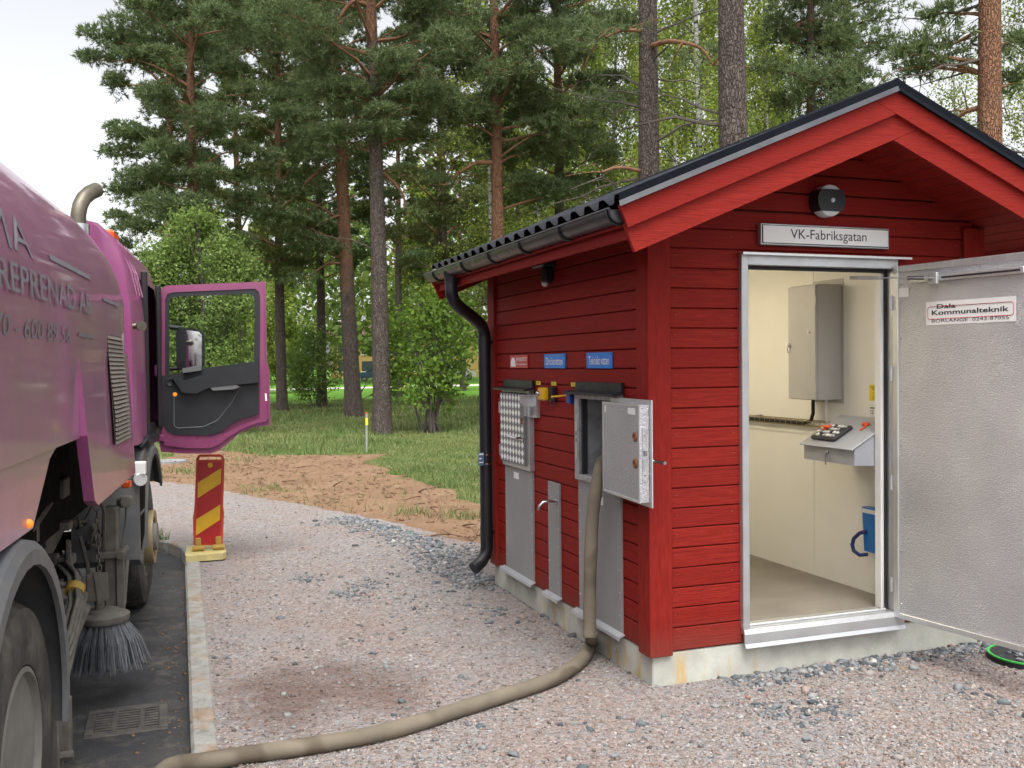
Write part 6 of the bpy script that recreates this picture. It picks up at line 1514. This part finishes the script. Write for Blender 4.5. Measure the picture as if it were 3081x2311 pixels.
def pine(px, D, H, zc, L, d, label, npads=44, lean=0.0, warm=False, orange=.0, dead=0, limbs=(), pads=(), tpp=105, group='tall pines round the hut', needle=.15, zvis=None, droop=0.0, bare=0.0, name='pine_tree'):
    b = AD(px, 793, D); x, y = b[0], b[1]
    tw_ = lean * rt[:2] * H
    root = empty(name, (x, y, 0), 0, label, 'tree', group)
    tm = MB(); tp_ = trunk_mesh(tm, (x, y), (x + tw_[0], y + tw_[1]), H, d, bend=.25)
    t_ = tm.build('trunk', 'pine_bark', root, smooth=60); t_['orange_from'] = orange
    if zvis is None: zvis = CAMH + 800 * D / 2086
    lm_ = LimbMB(); allv = []
    spec = []
    ga = rnd.uniform(0, 6.28)
    for k in range(npads):
        t = (k + rnd.uniform(0, .9)) / npads; z = zc + (H - zc) * t
        prof = (min(1, .55 + t * 2.2) if t < .3 else 1.0) * (1 - .75 * max(0, t - .35) / .65)
        ga += 2.39996 + rnd.uniform(-.5, .5); rr = L * prof * rnd.uniform(.45, 1.08)
        spec.append((z, ga, rr))
    for z, a, rr in spec:
        o_ = at_z(tp_, z); c = o_ + np.array([math.cos(a) * rr, math.sin(a) * rr, rr * (.12 - droop) + rnd.uniform(-.2, .3)])
        st_ = at_z(tp_, max(.5, z - .25 * rr * (1 - 2 * droop)))
        lp_ = lm_.limb(st_, c, .018 + .014 * rr, .008, .07)
        hi = z > zvis + .6
        if hi and rnd.random() < .5: continue
        for q in range(1 if hi else 2):
            cc = c if q == 0 else np.array(lp_[3]) + rng.normal(0, .25, 3)
            pr = rnd.choice((.38, .5, .62, .75, .95)) * rnd.uniform(.85, 1.15) * (.75 + .12 * L) * (1 if q == 0 else .75)
            n_ = int(1.3 * tpp * (.35 if hi else 1) * (1 if q == 0 else .55) * pr / .65)
            if rnd.random() < bare: n_ = n_ // 4
            pos, dd = in_ell(n_, cc, (pr * rnd.uniform(.75, 1.25), pr * rnd.uniform(.75, 1.25), pr * rnd.uniform(.34, .62) + droop * .6), True)
            allv.append(tufts(pos, dd, 11, needle * (1.6 if hi else 1), .013 * (1.9 if hi else 1) * max(1, D / 24)))
            for e_ in range(0 if hi else 3): lm_.limb(lp_[3 if q else 4], pos[e_ % max(1, n_)] if n_ else c, .010, .004, .05, 4, 4)
    for pts_, r0, fol in limbs:
        w_ = [AD(a, bq, D + dd) for (a, bq, dd) in pts_]; w_[0] = at_z(tp_, w_[0][2])
        lm_.tube(smooth_path(w_, 4), np.linspace(r0, r0 * .3, len(smooth_path(w_, 4))), 7, caps=False)
        for k in range(4):
            j = rnd.randint(1, len(w_) - 1); lm_.limb(w_[j], w_[j] + np.array([rnd.uniform(-.9, .9), rnd.uniform(-.9, .9), rnd.uniform(-.5, .4)]), r0 * .35, .004, .05)
        if fol:
            pos, dd = in_ell(int(tpp * fol), w_[-1], (.8, .8, .32), True); allv.append(tufts(pos, dd, 11, needle, .013 * max(1, D / 24)))
    for (ax, ay, rx, ry, dd_, dens) in pads:
        c = AD(ax, ay, D + dd_); s_ = D / 2086
        pos, dd = in_ell(int(tpp * dens), c, (rx * s_, max(rx * s_ * .8, .5), ry * s_), True); allv.append(tufts(pos, dd, 11, needle, .013 * max(1, D / 24)))
        st_ = at_z(tp_, max(zc * .6, c[2] - .3 * np.linalg.norm(c[:2] - np.array([x, y])))); lm_.limb(st_, c, .05, .01, .08)
    gm = LimbMB()
    for k in range(dead):
        z = zc * rnd.uniform(.3, 1.0); a = rnd.uniform(0, 6.28); rr = rnd.uniform(.5, 2.2); o_ = at_z(tp_, z)
        lp_ = gm.limb(o_, o_ + np.array([math.cos(a) * rr, math.sin(a) * rr, rnd.uniform(-.35, .4) * rr]), .012 + .010 * rr, .004, rnd.uniform(-.05, .16), 7, 5, .10)
        for q in range(4):
            j = rnd.randint(2, 6); e_ = np.array(lp_[j]) + np.array([rnd.uniform(-.5, .5), rnd.uniform(-.5, .5), rnd.uniform(-.5, .3)]); gm.limb(lp_[j], e_, .007, .003, .04, 4, 3, .12)
    if lm_.v: lm_.build('branches', 'pine_limb', root, smooth=60, kind='stuff')
    if gm.v: gm.build('dead_branches', 'grey_limb', root, smooth=60, kind='stuff')
    if allv:
        v = np.concatenate(allv); np_mesh('crown', v, tri_faces(v), 'pine_needles_warm' if warm else 'pine_needles', root)
    return root
pine(430, 27, 18, 5.2, 2.3, .34, 'orange barked pine standing alone against the sky behind the green bush', 46, orange=-.45, tpp=120,
     limbs=(([(428, 290, 0), (395, 235, 0), (352, 185, 0), (300, 130, 0)], .09, 2.5), ([(418, 305, 0), (385, 240, .5), (360, 255, .5)], .05, 1)),
     pads=((235, 85, 70, 26, 0, 2.2), (300, 60, 80, 30, .3, 2.4), (205, 130, 45, 18, 0, 1.2), (250, 185, 28, 32, 0, 1.2), (330, 110, 70, 28, .5, 2.0), (380, 40, 80, 32, 0, 2.2), (295, 300, 60, 26, .3, 2), (330, 390, 75, 28, .3, 2.2), (285, 420, 45, 22, .6, 1.5), (300, 500, 60, 24, .6, 1.6), (520, 60, 60, 30, .2, 1.8), (370, 330, 60, 26, -.4, 1.4), (350, 450, 60, 24, .8, 1.6)))
pine(376, 35, 17, 4.5, 2.3, .36, 'grey trunked pine half hidden behind the lone orange pine', 40, orange=.1, tpp=95)
pine(770, 32, 19, 8.2, 3.6, .56, 'pine with orange upper trunk and long drooping limb, left of the nearest straight trunk', 50, lean=-.050, orange=-.02, tpp=115,
     limbs=(([(735, 352, 0), (708, 358, -.4), (668, 388, -.8), (622, 440, -1), (575, 470, -1)], .085, 2.2), ([(745, 465, 0), (720, 470, -.3), (680, 490, -.5), (655, 520, -.6)], .06, 1), ([(745, 570, 0), (705, 572, -.4), (650, 610, -.8)], .06, .6)),
     pads=((640, 480, 85, 34, -1, 2.2), (600, 420, 85, 34, -1, 2.3), (690, 540, 60, 26, -.5, 1.5), (650, 350, 90, 38, -1, 2.4), (700, 250, 90, 40, -1, 2.5)))
pine(822, 23.6, 19, 7.0, 2.7, .45, 'nearest straight grey pine trunk beside the metal stake', 46, lean=-.020, orange=.42, tpp=115, dead=5,
     limbs=(([(812, 20, 0), (760, 5, -.4), (720, 55, -.6), (692, 65, -.8)], .07, 1.5), ([(828, 365, 0), (848, 392, .2), (872, 425, .3), (878, 470, .4)], .055, .3), ([(808, 245, 0), (770, 255, -.3), (740, 290, -.5)], .05, 1.2)),
     pads=((880, 170, 75, 32, -.5, 1.8), (930, 215, 75, 30, -.5, 1.8), (850, 130, 60, 26, -.8, 1.5), (740, 200, 70, 30, -.5, 1.7), (900, 300, 65, 30, .3, 1.6), (690, 130, 70, 34, -.6, 1.7)))
pine(1071, 25.5, 19, 7.2, 3.0, .41, 'orange and grey patched pine rising behind the hut gutter', 48, orange=-.25, tpp=115,
     limbs=(([(1055, 355, 0), (1030, 352, -.2), (995, 372, -.4), (960, 400, -.6)], .075, .5),),
     pads=((1130, 400, 60, 30, .2, 1.6), (1160, 330, 60, 30, .2, 1.7), (1020, 250, 70, 34, -.5, 1.8), (1120, 190, 75, 34, -.5, 2), (1190, 250, 60, 34, .2, 1.8), (1200, 420, 50, 34, .5, 1.4), (1000, 150, 70, 30, -.3, 1.8), (960, 60, 80, 34, -.2, 1.8), (1150, 80, 80, 40, -.5, 2.2)))
pine(1395, 16.5, 19, 9.6, 2.8, .44, 'dark grey pine trunk with bare side branches behind the roof slope', 24, orange=.62, dead=26, lean=-.0005,
     limbs=(([(1425, 105, 0), (1440, 90, -.6), (1475, 92, -.9), (1515, 106, -1.0), (1540, 140, -1.0)], .05, .4), ([(1370, 375, 0), (1340, 362, -.2), (1300, 372, -.3)], .04, 0), ([(1372, 72, 0), (1345, 66, -.3), (1310, 80, -.5)], .04, .3)))
pine(1578, 13.2, 19, 10.5, 2.8, .46, 'thick scaly pine trunk closest behind the roof', 20, orange=.66, dead=7)
pine(2150, 15.2, 18, 8.0, 2.6, .46, 'reddish pine trunk at the right edge behind the roof peak', 26, orange=-.12, dead=20, lean=-.0008, bare=.3,
     limbs=(([(2120, 235, 0), (2090, 240, .2), (2050, 270, .4), (2025, 300, .5)], .05, .5), ([(2120, 165, 0), (2060, 150, .3), (2000, 145, .5)], .045, .7), ([(2120, 55, 0), (2080, 85, .3), (2020, 110, .5)], .045, .9)),
     pads=((1990, 150, 45, 14, .5, .5), (1960, 120, 45, 16, .6, .6), (2050, 30, 60, 18, .4, .6), (2190, 180, 40, 30, .4, .7), (2190, 100, 40, 30, .4, .7)))
pine(1748, 24, 17, 5.8, 1.5, .34, 'dark dense conifer with drooping boughs, left of the two behind the gable', 60, orange=.5, tpp=80, droop=.22, dead=8)
pine(1836, 26, 17, 6.6, 1.6, .34, 'dark dense conifer with drooping boughs, right of the two behind the gable', 46, orange=.6, tpp=70, droop=.18, dead=10,
     limbs=(([(1836, 0, 0), (1790, 20, -.4), (1730, 45, -.7), (1690, 65, -.8)], .06, .8),))
pine(1205, 28, 18, 6.0, 2.7, .38, 'dense pine filling the gap left of the dark bare trunk', 54, orange=.3, tpp=105,
     limbs=(([(1300, -20, -1.5), (1285, 75, -1.5), (1268, 130, -1.5), (1240, 195, -1.4), (1205, 255, -1.2)], .045, .6),))
pine(612, 37, 18, 5.0, 3.2, .42, 'broad dark pine deep behind the open cab door', 52, orange=.3, warm=True, tpp=105)
pine(690, 40, 18, 5.5, 3.2, .42, 'dark pine standing between the cab door and the leaning trunk', 46, orange=.4, tpp=100)
pine(962, 40, 18, 5.2, 3.4, .62, 'stout old pine behind the leafy sapling', 52, orange=.4, warm=True, tpp=105)
pine(862, 50, 18, 6.0, 3.0, .45, 'distant pine seen just right of the nearest straight trunk', 40, orange=.4, tpp=90)
pine(1000, 62, 17, 5.0, 3.0, .42, 'slim far pine right of the leafy sapling', 34, orange=.5, warm=True, tpp=80)
pine(520, 46, 19, 5.5, 3.4, .45, 'tall pine right behind the lone orange pine', 46, orange=.2, tpp=100)
pine(1120, 45, 18, 5.0, 3.0, .4, 'slender pine far behind the gutter bend', 38, orange=.4, warm=True, tpp=80)
pine(35, 62, 13.2, 7.5, 1.6, .3, 'single distant pine top peeping over the purple tank', 20, orange=.2, tpp=80)

def birch(px, D, H, d, label, nl=15000, zc=3.0, L=2.6, mat='birch_leaf', size=.085, lean=0.0, group='pale leaved birches behind the hut'):
    b = AD(px, 793, D); x, y = b[0], b[1]
    root = empty('birch_tree', (x, y, 0), 0, label, 'tree', group)
    tm = MB(); tp_ = trunk_mesh(tm, (x, y), (x + lean * H * rt[0], y + lean * H * rt[1]), H, d, 1.2, 20, 12, .5); tm.build('trunk', 'birch_bark', root, smooth=60)
    lm_ = LimbMB(); P_ = []
    nb_ = 46
    for k in range(nb_):
        t = (k + rnd.random()) / nb_; z = zc + (H - zc) * t; a = rnd.uniform(0, 6.28); rr = L * (1 - .7 * t) * rnd.uniform(.5, 1.1)
        o_ = at_z(tp_, z); e_ = o_ + np.array([math.cos(a) * rr, math.sin(a) * rr, .45 * rr])
        lp_ = lm_.limb(o_, e_, .012 + .008 * rr, .004, .12, 6, 4)
        for q in range(5):
            s_ = np.array(lp_[2 + q % 4]) + rng.normal(0, .12, 3); dl_ = rnd.uniform(.6, 1.6); en = s_ + np.array([rnd.uniform(-.35, .35), rnd.uniform(-.35, .35), -dl_])
            lm_.tube([s_, (s_ + en) / 2 + rng.normal(0, .06, 3), en], [.005, .004, .0025], 3, caps=False)
            n_ = max(4, int(nl / nb_ / 5)); tt = rng.uniform(0, 1, (n_, 1)); P_.append(s_ + (en - s_) * tt + rng.normal(0, .14, (n_, 3)))
    lm_.build('branches', 'grey_limb', root, kind='stuff')
    v = leaves(np.concatenate(P_), size * max(1, D / 30), .6); np_mesh('crown', v, quad_faces(v), mat, root)
    return root
birch(1500, 24.5, 15, .25, 'spotted birch between the two thick trunks behind the roof', 15300, 3.5)
birch(1052, 33, 14, .2, 'thin birch stem just left of the patched orange pine', 11050)
birch(1165, 38, 13, .2, 'slim birch left of the roof tiles', 11900)
birch(1262, 36, 15, .22, 'birch showing above the corrugated roof edge', 16150)
birch(1335, 30, 15, .2, 'bright birch just left of the dark bare trunk', 16150)
birch(1455, 37, 16, .22, 'bright birch just right of the dark bare trunk', 17000)
birch(1650, 31, 15, .2, 'bright birch right of the closest thick trunk', 15300)
birch(1705, 42, 15, .2, 'far birch behind the left drooping conifer', 12750)
birch(1905, 44, 14, .2, 'sparse birch behind the roof peak', 7140, size=.075)
birch(2060, 40, 14, .2, 'sparse birch left of the reddish right hand trunk', 6460, size=.075)
birch(2225, 30, 14, .2, 'birch leaves at the far right edge', 11050)
birch(1290, 50, 19, .25, 'tall far birch above the roof tiles, left of the dark trunk', 16000, 3.0, 3.6)
birch(1400, 54, 20, .25, 'tall far birch hidden behind the dark bare trunk', 16000, 3.0, 3.6)
birch(1530, 48, 20, .25, 'tall far birch between the two thick trunks', 17000, 3.0, 3.6)
birch(1640, 52, 20, .25, 'tall far birch right of the closest thick trunk', 15000, 3.0, 3.4)
birch(1210, 56, 18, .25, 'tall far birch left of the highest roof tiles', 12000, 3.0, 3.4)
birch(905, 58, 14, .2, 'far birch glowing yellow green between the pine trunks', 13600)
birch(610, 60, 9, .2, 'bright young birch right of the cab door edge', 15300, 1.0, 3.0)
birch(560, 66, 12, .2, 'far yellow green birch behind the cab door', 11900, 1.5, 3.0)

def bushy(name, px, D, label, lumps, stems, mat, nl, size, group=None, limb='grey_limb', base_y=None):
    b = AD(px, 793, D) if base_y is None else AZ(px, base_y, 0); x, y = b[0], b[1]; D = float((np.array([x, y, CAMH]) - CAMP) @ fw)
    root = empty(name, (x, y, 0), 0, label, 'bush' if 'bush' in name else 'tree', group)
    lm_ = LimbMB(); P_ = []
    s_ = D / 2086; tot = sum(l[2] * l[3] for l in lumps)
    for (ax, ay, rx, ry) in lumps:
        c = AD(ax, ay, D + rnd.uniform(-.6, .6) * rx * s_); n_ = int(nl * rx * ry / tot)
        # leaves gather on twigs, not evenly through the lump
        nt_ = max(3, n_ // 26); tc_, _ = in_ell(nt_, c, (rx * s_, rx * s_, ry * s_)); pick = rng.integers(0, nt_, n_)
        P_.append(tc_[pick] + rng.normal(0, .13 * (size / .07) ** .5, (n_, 3)))
        st_ = np.array([x + rnd.uniform(-.25, .25), y + rnd.uniform(-.25, .25), 0])
        lp_ = lm_.limb(st_, c, stems, .008, .06, 8, 6, .05)
        for q in range(min(14, nt_)): lm_.limb(lp_[4 + q % 4], tc_[q], .009, .003, .05, 4, 3)
    lm_.build('stems', limb, root, kind='stuff')
    v = leaves(np.concatenate(P_), size); np_mesh('crown', v, quad_faces(v), mat, root)
    return root
bushy('bushy_tree', 432, 24, 'rounded pale green leafy tree behind the open truck door', [(430, 500, 62, 48), (360, 560, 62, 55), (490, 560, 66, 52), (425, 600, 90, 60), (350, 650, 60, 60), (510, 650, 62, 60), (430, 700, 100, 70), (380, 770, 80, 50), (490, 770, 80, 50), (325, 600, 32, 40), (420, 470, 30, 22), (540, 600, 30, 30)], .05, 'bush_leaf', 34000, .075)
bushy('leafy_sapling', 935, None, 'young multi stemmed tree with fresh green leaves beside the hut', [(870, 680, 20, 40), (905, 720, 40, 50), (950, 690, 40, 50), (985, 730, 34, 60), (930, 780, 60, 50), (875, 780, 30, 50), (985, 800, 36, 45), (900, 850, 40, 34), (960, 850, 40, 30), (925, 650, 28, 26), (968, 640, 24, 26), (1000, 690, 24, 34)], .035, 'sapling_leaf', 3300, .115, base_y=935)
bushy('understorey_bush', 690, None, 'thin dark green bush left of the leaning pine trunk', [(680, 740, 34, 46), (650, 780, 30, 50), (710, 790, 30, 50), (672, 830, 40, 40), (640, 820, 24, 40)], .02, 'bush_leaf', 5200, .10, base_y=880)
bushy('low_bush', 745, None, 'low bush between the two nearest pine trunks', [(845, 720, 20, 50), (850, 790, 22, 50), (838, 840, 20, 34)], .02, 'sapling_leaf', 1500, .13, base_y=890)

# far edge of the wood: one unbroken mass
n = 60000
pxs = rng.uniform(250, 2400, n); Dd = rng.uniform(82, 118, n)
hmax = 7.5 + 2.6 * np.sin(pxs * .013) + 1.8 * np.sin(pxs * .041 + 1) + 1.1 * np.sin(pxs * .11)
hmax = np.where(pxs < 620, hmax * .8, np.where(pxs < 1250, hmax * 1.5 + 7, hmax + 2))
zz_ = np.maximum(.2, hmax * rng.uniform(.03, 1, n) ** .8)
keep = (zz_ > 3.2) | (rng.uniform(size=n) < .55) & ((pxs < 700) | (pxs > 1250))
base_ = np.stack([AD(a, 793, d)[:2] for a, d in zip(pxs, Dd)])
pos = np.concatenate([base_, zz_[:, None]], 1)[keep] + rng.normal(0, .5, (keep.sum(), 3))
v = leaves(pos, .62); o = np_mesh('far_woods', v, quad_faces(v), 'wood_leaf'); o['kind'] = 'stuff'; o['label'] = 'far green edge of the wood behind the lawn'
# distant yellow building and two parked cars across the path
q = AD(950, 793, 125)
yb_ = empty('yellow_building', (q[0], q[1], 0), R(-16), 'long yellow building glimpsed far behind the sapling', 'building')
m = MB(); m.box(-14, 14, 0, 9, 0, 5.2); tb_ = m.build('wall', 'far_yellow', yb_, local=True)
m = MB(); m.prism([(-14.6, -.6, 5.2), (-14.6, 9.6, 5.2), (-14.6, 4.5, 7.6)], (29.2, 0, 0)); m.build('roof', 'far_roof', yb_, local=True)
for k in range(9):
    for zz2 in (.9, 3.1):
        m = MB(); m.box(-13 + k * 3, -11.6 + k * 3, -.06, -.005, zz2, zz2 + 1.3); w_ = m.build('window', 'far_pane', yb_, local=True)
        m = MB(); m.box(-13.1 + k * 3, -11.5 + k * 3, -.10, -.062, zz2 - .1, zz2 - .02); m.build('sill', 'sign_white', w_, local=True)
def parked_car(px, D, mat, label, rz):
    q = AD(px, 793, D); r_ = empty('parked_car', (q[0], q[1], 0), rz, label, 'car', 'cars parked beyond the wood')
    sec = [(-2.1, .35), (-2.15, .75), (-1.95, .92), (-1.2, .98), (-.7, 1.42), (.75, 1.46), (1.55, .98), (2.0, .92), (2.12, .7), (2.1, .35)]
    m = MB(); m.prism([(x, -.85, z) for x, z in sec], (0, 1.7, 0)); b_ = m.build('body', mat, r_, local=True)
    m = MB(); m.prism([(-1.05, -.865, 1.0), (-.62, -.865, 1.37), (.68, -.865, 1.40), (1.3, -.865, 1.0)], (0, 1.73, 0)); m.build('side_glass', 'far_pane', b_, local=True)
    for x in (-1.35, 1.35):
        for y in (-.88, .70):
            m = MB(); m.lathe([(.16, 0), (.32, 0), (.32, .18), (.16, .18)], (x, y, .32), (0, 1, 0), 18, True); w_ = m.build('wheel', 'tyre', r_, local=True, smooth=40)
            m = MB(); m.lathe([(.001, .03), (.17, .03), (.17, .15), (.001, .15)], (x, y, .32), (0, 1, 0), 14); m.build('rim', 'galvanised_steel', w_, local=True)
parked_car(815, 100, 'car_blue', 'dark blue parked car far away between the two nearest trunks', R(-12))
parked_car(985, 104, 'car_white', 'white parked car far away right of the sapling', R(-14))
